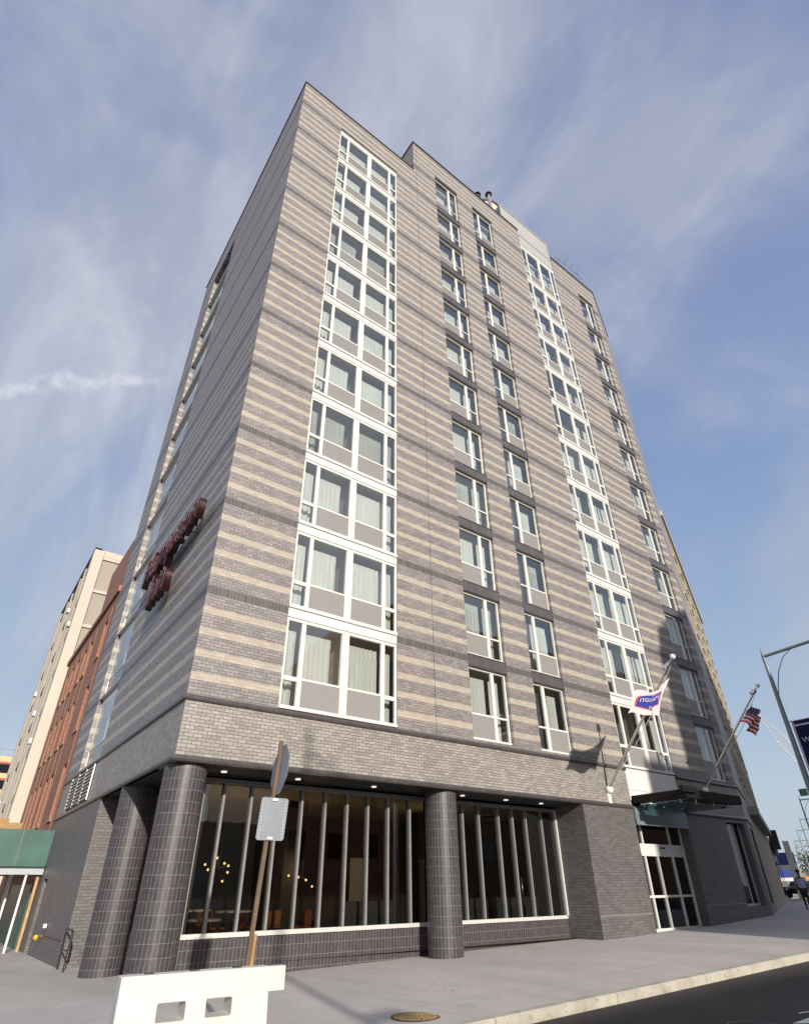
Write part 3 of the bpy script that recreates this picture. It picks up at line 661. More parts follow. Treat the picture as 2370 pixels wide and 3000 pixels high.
# windows of the left side: tall panes with a dark lower light and a projecting ledge
for k in range(11):
    zb_ = (Z0+P*k); mb = MB(); mb.box(.165, .215, 9.5, 9.57, zb_, zb_+2.70); mb.box(.165, .215, 13.28, 13.35, zb_, zb_+2.70); 
    mb.box(.165, .215, 9.57, 13.28, zb_+.78, zb_+.84); mb.box(.165, .215, 9.57, 13.28, zb_+2.63, zb_+2.70); mb.box(-.03 if k == 0 else .03, .215, 9.51, 13.34, zb_-.06, zb_-.022)
    f = mb.build('window', M['sill'], hotel); gg = MB(); gg.face([(.16, 9.5, zb_+.8), (.16, 13.35, zb_+.8), (.16, 13.35, zb_+2.7), (.16, 9.5, zb_+2.7)]); gg.build('pane', M['glass'], f)
    lw = MB(); lw.box(.18, .20, 9.57, 13.28, zb_+.02, zb_+.78); lw.build('lower_panel', M['winblk'], f)
    if k < 10: lw = MB(); lw.box(.17, .20, 9.52, 13.33, zb_+2.702, zb_+P-.10); lw.build('spandrel', M['sill'], f)
    cc = MB(); n = 60
    for i in range(n):
        ya, yb = 9.6+3.6*i/n, 9.6+3.6*(i+1)/n; fx = lambda y: .55+.04*math.sin(y*44)
        cc.face([(fx(ya), ya, zb_+.8), (fx(yb), yb, zb_+.8), (fx(yb), yb, zb_+2.6), (fx(ya), ya, zb_+2.6)])
    cc.build('curtain', M['curtain'], f)
# rooms behind the glass: slabs, cross walls, back wall
mb = MB()
mb.face([(.02, 4.4, LED), (7.8, 4.4, LED), (7.8, 4.4, 40.7), (.02, 4.4, 40.7)]); mb.face([(7.8, 4.4, LED), (26.9, 4.4, LED), (26.9, 4.4, 44.3), (7.8, 4.4, 44.3)])
for k in range(13):
    z = Z0+P*k; mb.box(.35 if k < 12 else 7.9, 26.8, .30, 4.4, z-.26, z-.10)
for x in (.35, 4.55, 8.0, 12.2, 16.3, 19.85, 23.0, 26.75): mb.box(x-.05, x+.05, .42, 4.4, LED, 44.2 if x > 7.9 else 40.6)
mb.box(.9, 1.0, 4.5, 16, LED, R1-.6)
mb.build('interior_wall', M['room'], hotel)
# white panels under and above the second bay; screen on the roof
mb = MB()
for i in range(3): mb.box(17.905+i*1.235, 17.905+(i+1)*1.235-.015, .02, .10, 4.98, 5.80); mb.box(17.905+i*1.235, 17.905+(i+1)*1.235-.015, .02, .10, 4.60, 4.965)
mb.build('cladding_panel', M['wpanel'], hotel)
mb = MB(); mb.box(17.90, 21.60, .03, .14, 42.92, 45.1); mb.build('cladding_panel', M['mesh'], hotel)
# ------------------------------------------------------------------ entrance
DY = .42; dz = .20
f = MB()
for x in (18.38, 18.72, 19.58, 20.66, 21.58): f.box(x-.045, x+.045, DY-.03, DY+.08, dz+.001 if False else dz, 2.66)
f.box(18.33, 21.63, DY-.04, DY+.08, 2.66, 3.09); f.box(18.33, 21.63, DY-.032, DY+.07, dz-.12, dz+.09); f.box(18.33, 21.63, DY-.034, DY+.07, 1.26, 1.34)
for x in (18.76, 20.70, 21.60): f.box(x-.035, x+.035, DY-.03, DY+.08, 3.09, 3.86)
f.box(18.33, 21.63, DY-.03, DY+.08, 3.84, 3.90); f.box(19.6, 20.7, DY-.055, DY-.04, 2.80, 2.83)
de = f.build('entrance_door', M['white'], hotel)
gg = MB(); gg.face([(18.0, DY+.03, dz), (21.62, DY+.03, dz), (21.62, DY+.03, 3.88), (18.0, DY+.03, 3.88)]); gg.build('pane', M['glassl'], de)
mb = MB(); mb.box(19.85, 20.12, DY-.075, DY-.041, 2.93, 2.99); mb.build('door_sensor', M['black'], de)
mb = MB(); mb.box(17.90, 18.33, DY, DY+.06, -.1, 4.2); mb.build('recess_shade_strip', M['black'], de)  # black strip standing in for the shaded recess beside the door
tb = MB(); tb.box(17.92, 21.60, -.06, -.02, 3.74, 4.30); tb.build('header_panel', M['teal'], hotel)
tb = MB(); tb.box(17.92, 21.60, -.015, .35, 3.90, 4.35); tb.box(17.9, 21.62, -.10, .0, 3.70, 3.735); tb.build('header_backing', M['galv'], hotel)
# canopy hung over the door
cn = MB(); cn.box(17.95, 18.13, -2.12, -.01, 4.46, 4.74); cn.box(17.95, 22.12, -2.30, -2.12, 4.44, 4.75); cn.box(21.94, 22.12, -2.12, -.01, 4.46, 4.74)
for x in (19.3, 20.6): cn.box(x-.05, x+.05, -2.12, -.01, 4.56, 4.70)
cn.box(17.6, 18.6, -2.42, -2.305, 4.62, 4.83)
co = cn.build('canopy', M['steel'], hotel)
mb = MB(); mb.box(18.05, 22.02, -2.05, -.05, 4.36, 4.385); mb.build('glass_sheet', M['glassc'], co)
for x, y in ((18.2, -.35), (18.2, -1.9), (19.3, -1.9), (20.6, -1.9), (21.8, -1.9), (19.3, -.5), (20.6, -.5), (21.8, -.5)):
    mb = MB(); mb.cyl((x, y), .05, 4.33, 4.358, 12); mb.cyl((x, y), .018, 4.386, 4.56, 8); mb.build('glass_fitting', M['chrome'], co, smooth=True)
mb = MB(); mb.box(18.35, 18.85, -.5, -.1, 4.39, 4.46); mb.build('canopy_light', M['white2'], co)
# shop window right of the entrance
for nm, o_, t_, n_, u0, u1 in (('a', (0, .30), (1, 0), (0, 1), 24.98, 26.60), ('b', (BX-.30*math.sin(TH), .30*math.cos(TH)), U2, V2, 1.33, 4.17)):
    mb = MB()
    for u in ((u0, u1-.55, u1) if nm == 'a' else (u0, (u0+u1)/2, u1)): mb.obox(o_, t_, n_, u-.025, u+.025, -.03, .05, .88, 4.1)
    mb.obox(o_, t_, n_, u0, u1, -.045, .06, .862, .94)
    f = mb.build('shop_window', M['sill'], hotel); gg = MB(); a = (o_[0]+u0*t_[0], o_[1]+u0*t_[1]); b = (o_[0]+u1*t_[0], o_[1]+u1*t_[1]); gg.face([(*a, .9), (*b, .9), (*b, 4.1), (*a, 4.1)]); gg.build('pane', M['glassl'], f)
# lobby shell
mb = MB(); mb.face([(1.3, 1.6, 4.22), (24, 1.6, 4.22), (24, 9, 4.22), (1.3, 9, 4.22)]); mb.build('lobby_ceiling', M['ceil'], hotel)
mb = MB(); mb.face([(1.3, 1.45, .16), (26.6, .75, .16), (26.6, 9, .16), (1.3, 9, .16)]); mb.build('lobby_floor', M['floorm'], hotel)
mb = MB(); mb.face([(1.3, 8.5, 0), (26, 8.5, 0), (26, 8.5, 4.3), (1.3, 8.5, 4.3)]); mb.box(16.2, 16.4, 1.6, 8.4, .1, 4.2); mb.box(23.5, 23.6, .6, 8.4, .1, 4.2); mb.box(5.2, 5.6, 4.5, 5.0, .1, 4.2); mb.box(11.0, 11.5, 5.0, 5.4, .1, 4.2)
mb.build('lobby_wall', M['lobbyw'], hotel)
for x, n_ in ((6.75, 24),):
    mb = curtain_mesh([(x, x+n_*.03)], .2, 2.5, 3.0, None, .05, .16); mb.build('drape', M['drape'], hotel, smooth=True)
# rooftop: screen wall, vents, tank, rails
mb = MB(); mb.box(16.38, 21.74, .16, 5.0, 44.4, 47.18); mb.box(16.36, 21.76, .12, .155, 47.08, 47.22); mb.box(16.30, 16.40, .12, .16, 44.9, 47.07); mb.box(21.68, 21.76, .12, .158, 44.9, 47.07)
mb.build('roof_screen', M['mesh'], hotel)
mb = MB()
rp = [(22.9, 46.5), (23.4, 47.2), (24.0, 47.5), (25.5, 47.6), (26.6, 47.5), (26.75, 46.4)]
for o_ in (0, .4): mb.tube([(x, .4, z-o_) for x, z in rp], .018, 6)
for x, z in rp: mb.tube([(x, .4, 44.4), (x, .4, z)], .018, 6)
for k in range(5):
    x = 23.3+k*.75; mb.tube([(x, .4, 46.9), (x+.1, .2, 47.4), (x+.3, .1, 47.5), (x+.5, .2, 47.4), (x+.6, .4, 46.9)], .012, 6)
mb.build('roof_railing', M['lamp'], hotel)
def vent(x, y, z0, z1, label):
    t = empty('vent_pipe', (x, y, z0), label, 'vent pipe', 'capped flues on the hotel roof')
    mb = MB(); mb.cyl((0, 0), .14, 0, z1-z0, 16); mb.build('pipe', M['chrome'], t, smooth=True)
    mb = MB(); mb.cyl((0, 0), .27, z1-z0-.02, z1-z0+.02, 20); mb.cyl((0, 0), .27, z1-z0+.02, z1-z0+.2, 20, r1=.06); mb.build('rain_cap', M['black'], t, smooth=True)
vent(14.8, .9, 44.4, 47.9, 'shorter capped steel flue on the roof edge, farther from the tank'); vent(16.2, .9, 44.4, 49.6, 'taller capped steel flue standing in front of the cream water tank')
t = empty('water_tank', (18.25, 3.6, 46.3), 'cream round water tank with dark rim behind the rooftop screen wall', 'water tank')
mb = MB(); mb.cyl((0, 0), 1.75, 2.6, 5.6, 32); mb.build('tank_wall', M['tankm'], t, smooth=True)
mb = MB(); mb.cyl((0, 0), 1.86, 5.6, 5.75, 32); mb.cyl((0, 0), 1.86, 5.75, 6.5, 32, r1=.1); mb.build('tank_roof', M['rust'], t)
mb = MB()
for a, b in ((1, 1), (-1, 1), (1, -1), (-1, -1)): mb.tube([(a*1.1, b*1.1, 0), (a*1.1, b*1.1, 2.6)], .08, 8)
mb.build('stand', M['galv'], t)

# ------------------------------------------------------------------ red script sign on the left side
def text_mesh(name, body, size, extrude, offset, mat, parent, loc, shear=.35, rot=None, bevel=0, res=3):
    cu = bpy.data.curves.new(name, 'FONT'); cu.body = body; cu.size = size; cu.extrude = extrude; cu.offset = offset; cu.shear = shear; cu.resolution_u = res; cu.bevel_depth = bevel
    tmp = bpy.data.objects.new(name+'_c', cu); COL.objects.link(tmp)
    dg = bpy.context.evaluated_depsgraph_get(); dg.update()
    me = bpy.data.meshes.new_from_object(tmp.evaluated_get(dg)); bpy.data.objects.remove(tmp)
    me.materials.clear(); me.materials.append(mat); me.name = name
    o = bpy.data.objects.new(name, me); COL.objects.link(o); o.parent = parent; o.location = loc
    if rot is not None: o.rotation_euler = rot
    return o
sg = empty('wall_sign', (0, 0, 0), 'deep red raised script hotel name with rose neon tubes on the shaded left wall', 'sign')
RX = (math.pi/2, 0, -math.pi/2)           # reads left to right from +y to -y, facing -x
for body, size, y, z in (('Hampton', 1.72, 7.9, 11.75), ('Inn', 1.9, 6.2, 10.2)):
    text_mesh('letter_box', body, size, .11, -.04, M['red'], sg, (-.28, y, z), .32, RX)
    text_mesh('neon_tube', body, size, .012, -.06, M['neon'], sg, (-.43, y, z), .32, RX)
mb = MB()
for y in (7.4, 6.2, 5.0, 3.8, 2.6): mb.tube([(-.14, y, 11.9), (.0, y, 11.9)], .03, 6)
mb.build('bracket', M['galv'], sg)

# ------------------------------------------------------------------ flags
def pole(name, base, tip, label, cat='flagpole'):
    t = empty(name, base, label, cat); b = Vector(base); d = Vector(tip)-b
    mb = MB(); mb.tube([(0, 0, 0), d*.5, d], .06, 12, r1=.035); mb.build('shaft', M['chrome'], t, smooth=True)
    mb = MB(); mb.sphere(d+d.normalized()*.13, .10, 16); mb.build('finial', M['white2'], t, smooth=True)
    mb = MB(); mb.tube([d*.93+Vector((-.06, 0, .06)), d*.97+Vector((.07, 0, .05))], .09, 10); mb.build('truck', M['chrome'], t, smooth=True)
    mb = MB(); mb.box(-.09, .09, -.06, -.003+.0, -.5, .12); mb.sphere((0, -.10, .05), .15, 14); mb.build('wall_bracket', M['white2'], t, smooth=True)
    mb = MB(); mb.tube([d*.97+Vector((.12, 0, .0)), d*.72+Vector((.17, 0, -.22)), d*.4+Vector((.12, 0, -.18)), d*.12+Vector((.04, 0, -.06))], .012, 5); mb.build('halyard', M['white2'], t)
    return t
p1 = pole('flagpole', (16.45, -.004, 4.80), (15.58, -4.3, 8.66), 'slanted steel flagpole left of the entrance, flying the white flag')
p2 = pole('flagpole', (23.72, -.004, 5.32), (23.30, -3.8, 9.10), 'slanted steel flagpole right of the entrance, carrying the national flag')
def cloth(corners, nu, nv, wave):          # corners: hoist top, fly top, fly bottom, hoist bottom
    A, B, C_, D_ = [Vector(c) for c in corners]
    def pt(u, v):
        p = (A*(1-u)+B*u)*(1-v)+(D_*(1-u)+C_*u)*v; return p+Vector(wave(u, v))
    return pt
def grid(pt, nu, nv, sel=None, off=0.):
    mb = MB()
    for i in range(nu):
        for j in range(nv):
            u0, u1, v0, v1 = i/nu, (i+1)/nu, j/nv, (j+1)/nv
            if sel and not sel((u0+u1)/2, (v0+v1)/2): continue
            q = [pt(u0, v0), pt(u1, v0), pt(u1, v1), pt(u0, v1)]; mb.face([p+Vector((0, off, 0)) for p in q])
    return mb
wv = lambda u, v: (0.03*math.sin(7*v+3*u), .10*math.sin(5.5*u+2*v)+.05*math.sin(13*u+5*v), -.10*math.sin(u*3.1)*(1-v)+.05*math.sin(u*9)*v-.18*math.sin(math.pi*u)*(v < .5)*(1-2*v))
fp = cloth([(16.15, -3.78, 8.24), (13.85, -3.65, 7.42), (13.25, -3.65, 6.52), (15.05, -3.66, 6.72)], 1, 1, wv)
fl = empty('flag', (0, 0, 0), 'white flag with blue emblem and mirrored script, blowing left from the pole beside the entrance', 'flag')
grid(fp, 60, 40).build('cloth', M['flagw'], fl, smooth=True)
def hexm(u, v, s_):       # emblem outline: wide shape pointed at top and bottom centre
    x = (u-.50)/.40; y = (v-.52)/.34; x /= s_; y /= s_
    return abs(x) < 1 and abs(y) < .62+.38*(1-abs(x)) 
grid(fp, 90, 70, lambda u, v: hexm(u, v, 1.0), -.012).build('emblem_border', M['flagr'], fl, smooth=True)
grid(fp, 90, 70, lambda u, v: hexm(u, v, .90), -.020).build('emblem', M['flagb'], fl, smooth=True)
def on_cloth(body, size, cu_, cv, wu, hv, mirror, name, mat, off=-.03, shear=.3):
    o = text_mesh(name, body, size, 0, 0, mat, fl, (0, 0, 0), shear); me = o.data
    xs = [v.co.x for v in me.vertices]; ys = [v.co.y for v in me.vertices]; x0, x1, y0, y1 = min(xs), max(xs), min(ys), max(ys)
    import bmesh; b = bmesh.new(); b.from_mesh(me); bmesh.ops.subdivide_edges(b, edges=b.edges, cuts=1, use_grid_fill=False)
    for v in b.verts:
        a = (v.co.x-x0)/(x1-x0)-.5; c = (v.co.y-y0)/(y1-y0)-.5
        u = cu_+(-a if mirror else a)*wu; w = cv-c*hv; p = fp(u, w); v.co = p+Vector((0, off, 0))
    b.to_mesh(me); b.free()
# seen from behind: the hoist is on the right, so u grows to the left and the script reads mirrored
on_cloth('Hampton', 1, .50, .50, .66, .30, False, 'flag_script', M['flagw'])
on_cloth('Inn', 1, .48, .745, .24, .16, False, 'flag_script', M['flagw'])
on_cloth('*', 1, .44, .27, .10, .12, False, 'flag_mark', M['flagw'])
# national flag drooping round its pole
wu_ = lambda u, v: (.05*math.sin(12*v), -.10+.12*math.sin(9*u+2*v), .06*math.sin(10*u)*v)
up = cloth([(23.56, -3.25, 8.55), (24.05, -3.25, 8.05), (22.55, -3.25, 7.02), (22.05, -3.25, 7.55)], 1, 1, wu_)
# long side runs down the pole: v along the pole, u across
uf = empty('flag', (0, 0, 0), 'half furled red, white and blue national flag hanging along its slanted pole', 'flag')
def stripes(u, v): return int(u*13 + 0.0) % 2
NS = 9
upw = lambda u, v: up(u, v)
grid(up, 36, 52, lambda u, v: v < .42 and u < .55 or False).build('canton', M['usb'], uf, smooth=True)
grid(up, 36, 54, lambda u, v: not (v < .42 and u < .55) and int(v*NS) % 2 == 0).build('red_stripe', M['usr'], uf, smooth=True)
grid(up, 36, 54, lambda u, v: not (v < .42 and u < .55) and int(v*NS) % 2 == 1).build('white_stripe', M['usw'], uf, smooth=True)
mb = MB()
for i in range(6):
    for j in range(6):
        p = up(.05+i*.09, .04+j*.065); mb.sphere((p[0], p[1]-.012, p[2]), .022, 6)
mb.build('star', M['usw'], uf)

# ------------------------------------------------------------------ barricade in the foreground
bt = MB(); A_ = Vector((-1.83, -6.28, 0)); B_ = Vector((-.16, -6.42, 0)); ux = (B_-A_).normalized(); uy = Vector((-ux.y, ux.x, 0)); Lb = (B_-A_).length; zt = .86; zg = g(-1, 0)
def bx3(x0, x1, y0, y1, z0, z1, y0b=None, y1b=None):    # box whose foot may be wider
    y0b = y0 if y0b is None else y0b; y1b = y1 if y1b is None else y1b; c = []
    for z, a, b in ((z0, y0b, y1b), (z1, y0, y1)):
        for (x, y) in ((x0, a), (x1, a), (x1, b), (x0, b)): p = A_+ux*x+uy*y; c.append((p.x, p.y, z))
    bt.hexa(c)
hz0, hz1 = .44, .60; hx = [(.42, .72), (.95, 1.24)]
def bp_(x, side, z, din=0.):
    w = (zt-z)*.13; y = (-.05-w+din) if side == 0 else (.17+w-din); p = A_+ux*x+uy*y; return (p.x, p.y, z)
gx = [0, hx[0][0], hx[0][1], hx[1][0], hx[1][1], Lb]; gz = [zg, hz0, hz1, zt]
for side in (0, 1):
    for a in range(5):
        for b in range(3):
            if b == 1 and a in (1, 3): continue
            q = [bp_(gx[a], side, gz[b]), bp_(gx[a+1], side, gz[b]), bp_(gx[a+1], side, gz[b+1]), bp_(gx[a], side, gz[b+1])]; bt.face(q if side == 0 else q[::-1])
for b in range(3): 
    for x in (0, Lb): bt.face([bp_(x, 0, gz[b]), bp_(x, 1, gz[b]), bp_(x, 1, gz[b+1]), bp_(x, 0, gz[b+1])])
for a in range(5): bt.face([bp_(gx[a], 0, zt), bp_(gx[a+1], 0, zt), bp_(gx[a+1], 1, zt), bp_(gx[a], 1, zt)])
for a in (1, 3):
    for x in (gx[a], gx[a+1]): bt.face([bp_(x, 0, hz0), bp_(x, 1, hz0), bp_(x, 1, hz1), bp_(x, 0, hz1)])
    for z in (hz0, hz1): bt.face([bp_(gx[a], 0, z), bp_(gx[a+1], 0, z), bp_(gx[a+1], 1, z), bp_(gx[a], 1, z)])
bar = empty('barricade', (0, 0, 0), 'off white plastic traffic barrier with two rectangular holes in front of the corner', 'barricade')
bt.build('body', M['barrier'], bar, bevel=.014)
bt = MB(); bx3(Lb+.002, Lb+.225, .0, .12, .61, zt-.008); bx3(Lb+.13, Lb+.135, -.004, .124, .612, zt-.006); bt.build('end_tongue', M['barrier'], bar, bevel=.01)
bt = MB()
for x in (.3, .83, 1.38):
    for i in range(8):       # soft raised ribs at the foot
        a0, a1 = math.pi*i/8, math.pi*(i+1)/8
        P_ = lambda a, z, k: tuple(A_+ux*(x+.11*k*math.cos(a))+uy*(-.052-(zt-z)*.13-.045*k*math.sin(a)))[:2]+(z,)
        bt.face([P_(a0, zg+.1, 1), P_(a1, zg+.1, 1), P_(a1, .34, .8), P_(a0, .34, .8)]); bt.face([P_(a0, .34, .8), P_(a1, .34, .8), P_(a1, .46, .05), P_(a0, .46, .05)])
bt.build('rib', M['barrier'], bar, smooth=True)
for x in (.25, .75, 1.25): bt = MB(); bx3(x, x+.1, .03, .09, zt, zt+.012); bt.build('filler_cap', M['cap'], bar)

# ------------------------------------------------------------------ sign post behind it
sp = empty('stop_sign', (0, 0, 0), 'leaning brown sign post with an octagonal sign edge on above a small rectangular sign back', 'sign post')
pb, pt_ = Vector((.02, -5.25, g(0, 0))), Vector((.235, -5.27, 3.78)); dv = (pt_-pb)
mb = MB(); o_ = .03
for k in range(1):
    a, b = pb, pt_
    mb.hexa([(a.x-o_, a.y-.02, a.z), (a.x+o_, a.y-.02, a.z), (a.x+o_, a.y+.02, a.z), (a.x-o_, a.y+.02, a.z), (b.x-o_, b.y-.02, b.z), (b.x+o_, b.y-.02, b.z), (b.x+o_, b.y+.02, b.z), (b.x-o_, b.y+.02, b.z)])
mb.build('post', M['rust'], sp)
mb = MB(); q0, q1 = pb, pb+dv*.32
mb.hexa([(q0.x+.02, q0.y-.05, q0.z), (q0.x+.085, q0.y-.05, q0.z), (q0.x+.085, q0.y-.021, q0.z), (q0.x+.02, q0.y-.021, q0.z), (q1.x+.02, q1.y-.05, q1.z), (q1.x+.06, q1.y-.05, q1.z), (q1.x+.06, q1.y-.021, q1.z), (q1.x+.02, q1.y-.021, q1.z)])
mb.build('stub_post', M['wood'], sp)
at = lambda z: pb+dv*((z-pb.z)/dv.z)
c0 = at(3.33); mb = MB(); R8 = .41; pts = []
ang = math.radians(84); ax_ = Vector((math.cos(ang), math.sin(ang), 0)); nx_ = Vector((math.sin(ang), -math.cos(ang), 0)); lean = dv.normalized()
f8 = lambda k, r, o: c0+nx_*(.045+o)+ax_*r*math.cos(math.pi/8+k*math.pi/4)+lean*r*math.sin(math.pi/8+k*math.pi/4)
fr8 = [f8(k, R8, .0) for k in range(8)]; bk8 = [f8(k, R8, .004) for k in range(8)]
mb.face(fr8); mb.face(bk8[::-1])
for k in range(8): mb.face([fr8[k], fr8[(k+1) % 8], bk8[(k+1) % 8], bk8[k]])
mb.build('octagon_plate', M['signback'], sp)
mb = MB(); mb.face([f8(k, R8*.98, .006) for k in range(8)]); mb.build('octagon_face', M['redface'], sp)
c1 = at(2.60); mb = MB(); hw, hh = .23, .30; wy = -.045
rc = []; 
for (sx, sz) in ((1, 1), (-1, 1), (-1, -1), (1, -1)):
    for i in range(5):
        a = math.atan2(sz, sx)-math.pi/4+math.pi/2*i/4; rc.append((sx*(hw-.04)+.04*math.cos(a), sz*(hh-.04)+.04*math.sin(a)))
rc = sorted(rc, key=lambda p: math.atan2(p[1], p[0]))
F_ = [(c1.x+.03+a+b*dv.x/dv.z, c1.y+wy, c1.z+b) for a, b in rc]; B2 = [(x, y+.004, z) for x, y, z in F_]
mb.face(F_); mb.face(B2[::-1]); n = len(F_)
for k in range(n): mb.face([F_[k], F_[(k+1) % n], B2[(k+1) % n], B2[k]])
mb.build('rectangular_plate', M['signback'], sp)
mb = MB()
for sx in (-.19, .19):
    for i in range(12):
        z = -.26+i*.047; x = c1.x+.03+sx+z*dv.x/dv.z; mb.box(x-.006, x+.006, c1.y+wy-.004, c1.y+wy-.001, c1.z+z-.006, c1.z+z+.006)
for z in (-.27, .27):
    p = at(c1.z+z); mb.box(p.x-.02, p.x+.07, p.y-.062, p.y-.051, p.z-.018, p.z+.018)
mb.build('rivet', M['signdot'], sp)

# ------------------------------------------------------------------ things at the left base wall
sp2 = empty('standpipe', (-.02, 11.3, .42), 'yellow capped hose connection on the shaded brick wall', 'standpipe')
mb = MB(); mb.tube([(.0, 0, 0), (-.10, 0, .02), (-.16, 0, -.02)], .05, 12); mb.build('outlet', M['rust'], sp2, smooth=True)
mb = MB(); mb.sphere((-.19, .02, -.02), .085, 12); mb.build('yellow_cap', M['yellow'], sp2, smooth=True)
mb = MB(); mb.box(-.10, -.005, -.32, -.14, .24, .36); mb.build('white_plate', M['white2'], sp2, bevel=.01)
hr = empty('handrail', (0, 0, 0), 'black metal handrail beside the second round column', 'handrail')
mb = MB(); z = g(0, 6)
for y in (6.3, 7.2): mb.tube([(-.08, y, z), (-.08, y, z+.95)], .018, 8)
mb.build('post', M['black'], hr)
mb = MB(); mb.tube([(-.08, 6.15, z+.55), (-.08, 6.18, z+.92), (-.08, 6.3, z+.97), (-.08, 7.3, z+.97)], .022, 8); mb.tube([(-.08, 6.3, z+.5), (-.08, 7.2, z+.5)], .02, 8); mb.build('rail', M['black'], hr, smooth=True)

# ------------------------------------------------------------------ lobby furniture seen through the glass
def table(x, y, zt_, r, label):
    t = empty('table', (x, y, .16), label, 'table', 'tables in the lobby')
    mb = MB(); mb.cyl((0, 0), r, zt_-.16-.04, zt_-.16, 24); mb.build('table_top', M['tabletop'], t)
    mb = MB(); mb.cyl((0, 0), .03, .02, zt_-.2, 10); mb.cyl((0, 0), .25, 0, .03, 20); mb.build('leg', M['black'], t)
def chair(x, y, label, rz=0):
    t = empty('chair', (x, y, .16), label, 'chair', 'orange chairs in the lobby', rz)
    mb = MB(); mb.box(-.2, .2, -.2, .2, .56, .61); mb.build('seat', M['orange'], t, bevel=.02)
    mb = MB(); mb.box(-.2, .2, .19, .23, .62, 1.0); mb.build('backrest', M['orange'], t, bevel=.02)
    for a, b in ((-1, -1), (1, -1), (-1, 1), (1, 1)):
        mb = MB(); mb.tube([(a*.22, b*.22, 0), (a*.16, b*.16, .56)], .018, 6); mb.build('leg', M['black'], t)
table(2.35, 2.9, 1.03, .42, 'small round white table nearest the corner column behind the storefront glass'); table(3.4, 3.6, 1.18, .5, 'high round white table behind the sign post'); table(2.6, 4.9, 1.2, .6, 'wide white table deeper in the lobby')
for i, (x, y) in enumerate(((1.95, 3.9), (2.65, 3.75), (3.3, 4.5), (4.0, 4.2), (4.75, 3.9), (5.3, 3.2))):
    chair(x, y, ['orange chair nearest the corner column inside the glass', 'orange chair between the two nearest white tables', 'orange chair behind the high white table', 'orange chair just right of the sign post', 'orange chair standing alone left of the drape', 'orange chair closest to the glass left of the banquettes'][i], i*.7)
for x0, x1 in ((6.0, 7.7), (9.3, 11.6), (11.9, 14.0)):
    b = empty('banquette', (x0, 1.9, .16), {6.0: 'slate grey banquette left of the middle column', 9.3: 'slate grey banquette just right of the middle column', 11.9: 'slate grey banquette at the right end of the storefront'}[x0], 'bench', 'banquettes along the storefront')
    mb = MB(); mb.box(0, x1-x0, .1, .25, .42, 1.2); mb.build('backrest', M['grey'], b, bevel=.03); mb = MB(); mb.box(0, x1-x0, .25, .75, .05, .42); mb.build('seat', M['grey'], b, bevel=.03)
def chandelier(x, y, z, label, n=9, r=.45, seed=1):
    rr = random.Random(seed); t = empty('chandelier', (x, y, z), label, 'chandelier', 'bulb chandeliers in the lobby')
    mb = MB(); bl = MB(); mb.tube([(0, 0, 4.2-z), (0, 0, 0)], .012, 6)
    for i in range(n):
        a = 2*math.pi*i/n; p = (r*math.cos(a)*rr.uniform(.5, 1), r*math.sin(a)*rr.uniform(.5, 1), rr.uniform(-.35, .35)); mb.tube([(0, 0, 0), p], .008, 5); bl.sphere(p, .035, 8)
    mb.build('arm', M['black'], t); bl.build('bulb', M['bulb'], t, smooth=True)
    pl = bpy.data.lights.new('bulb_light', 'POINT'); pl.energy = 22; pl.color = (1, .74, .42); pl.shadow_soft_size = .3; po = bpy.data.objects.new('bulb_light', pl); COL.objects.link(po); po.parent = t; po.location = (0, 0, .2)
chandelier(2.9, 3.9, 2.2, 'cluster of small lit bulbs left of the sign post inside the lobby', 8, .45, 3)
chandelier(10.3, 3.2, 2.75, 'cluster of lit bulbs just right of the middle column inside', 9, .38, 5)
chandelier(5.75, 4.2, 2.0, 'low row of lit bulbs between the sign post and the middle column', 4, .5, 9)
dh = empty('door_handle', (0, 0, 0), 'pair of curved chrome pull handles on the inner glass door', 'door handle')
for x, k in ((13.0, -1), (13.22, 1)):
    mb = MB(); mb.tube([(x-.02*k, 1.72, 1.15), (x+.05*k, 1.66, 1.3), (x+.09*k, 1.63, 1.55), (x+.05*k, 1.66, 1.8), (x-.02*k, 1.72, 1.95)], .022, 8); mb.build('handle_bar', M['chrome'], dh, smooth=True)

# ------------------------------------------------------------------ left neighbours
rb = empty('brick_building', (0, 0, 0), 'old red brick building between the hotel and the cream tower', 'building')
mb = MB(); hs = []
rows = [(4.5, 6.85), (8.42, 10.62), (12.1, 14.15)]; wy_ = [17.3, 20.9, 22.55, 24.75, 26.55, 28.3]
hl = [(y, y+.95, a, b) for a, b in rows for y in wy_]
wall(mb, (0, 0), (0, 1), (1, 0), 16.12, 30.6, -.6, 15.25, hl, .34)
mb.box(.02, 8, 16.14, 21.6, 15.25, 18.6); mb.face([(0, 16.12, 15.25), (0, 21.6, 15.25), (0, 21.6, 18.6), (0, 16.12, 18.6)])
mb.face([(0, 16.12, 15.25), (8, 16.12, 15.25), (8, 30.6, 15.25), (0, 30.6, 15.25)]); mb.face([(0, 30.6, -.6), (8, 30.6, -.6), (8, 30.6, 15.25), (0, 30.6, 15.25)])
mb.build('wall', M['redbrick'], rb)
mb = MB(); mb.box(-.12, .1, 16.13, 30.7, 15.25, 15.6); mb.build('cornice', M['redbrick'], rb)
for y in wy_+[19.1]:
    if y == 19.1: continue
    mb = MB(); mb.box(-.03, -.002, y-.34, y-.12, 3.2, 14.6); mb.build('pilaster', M['redbrick'], rb)
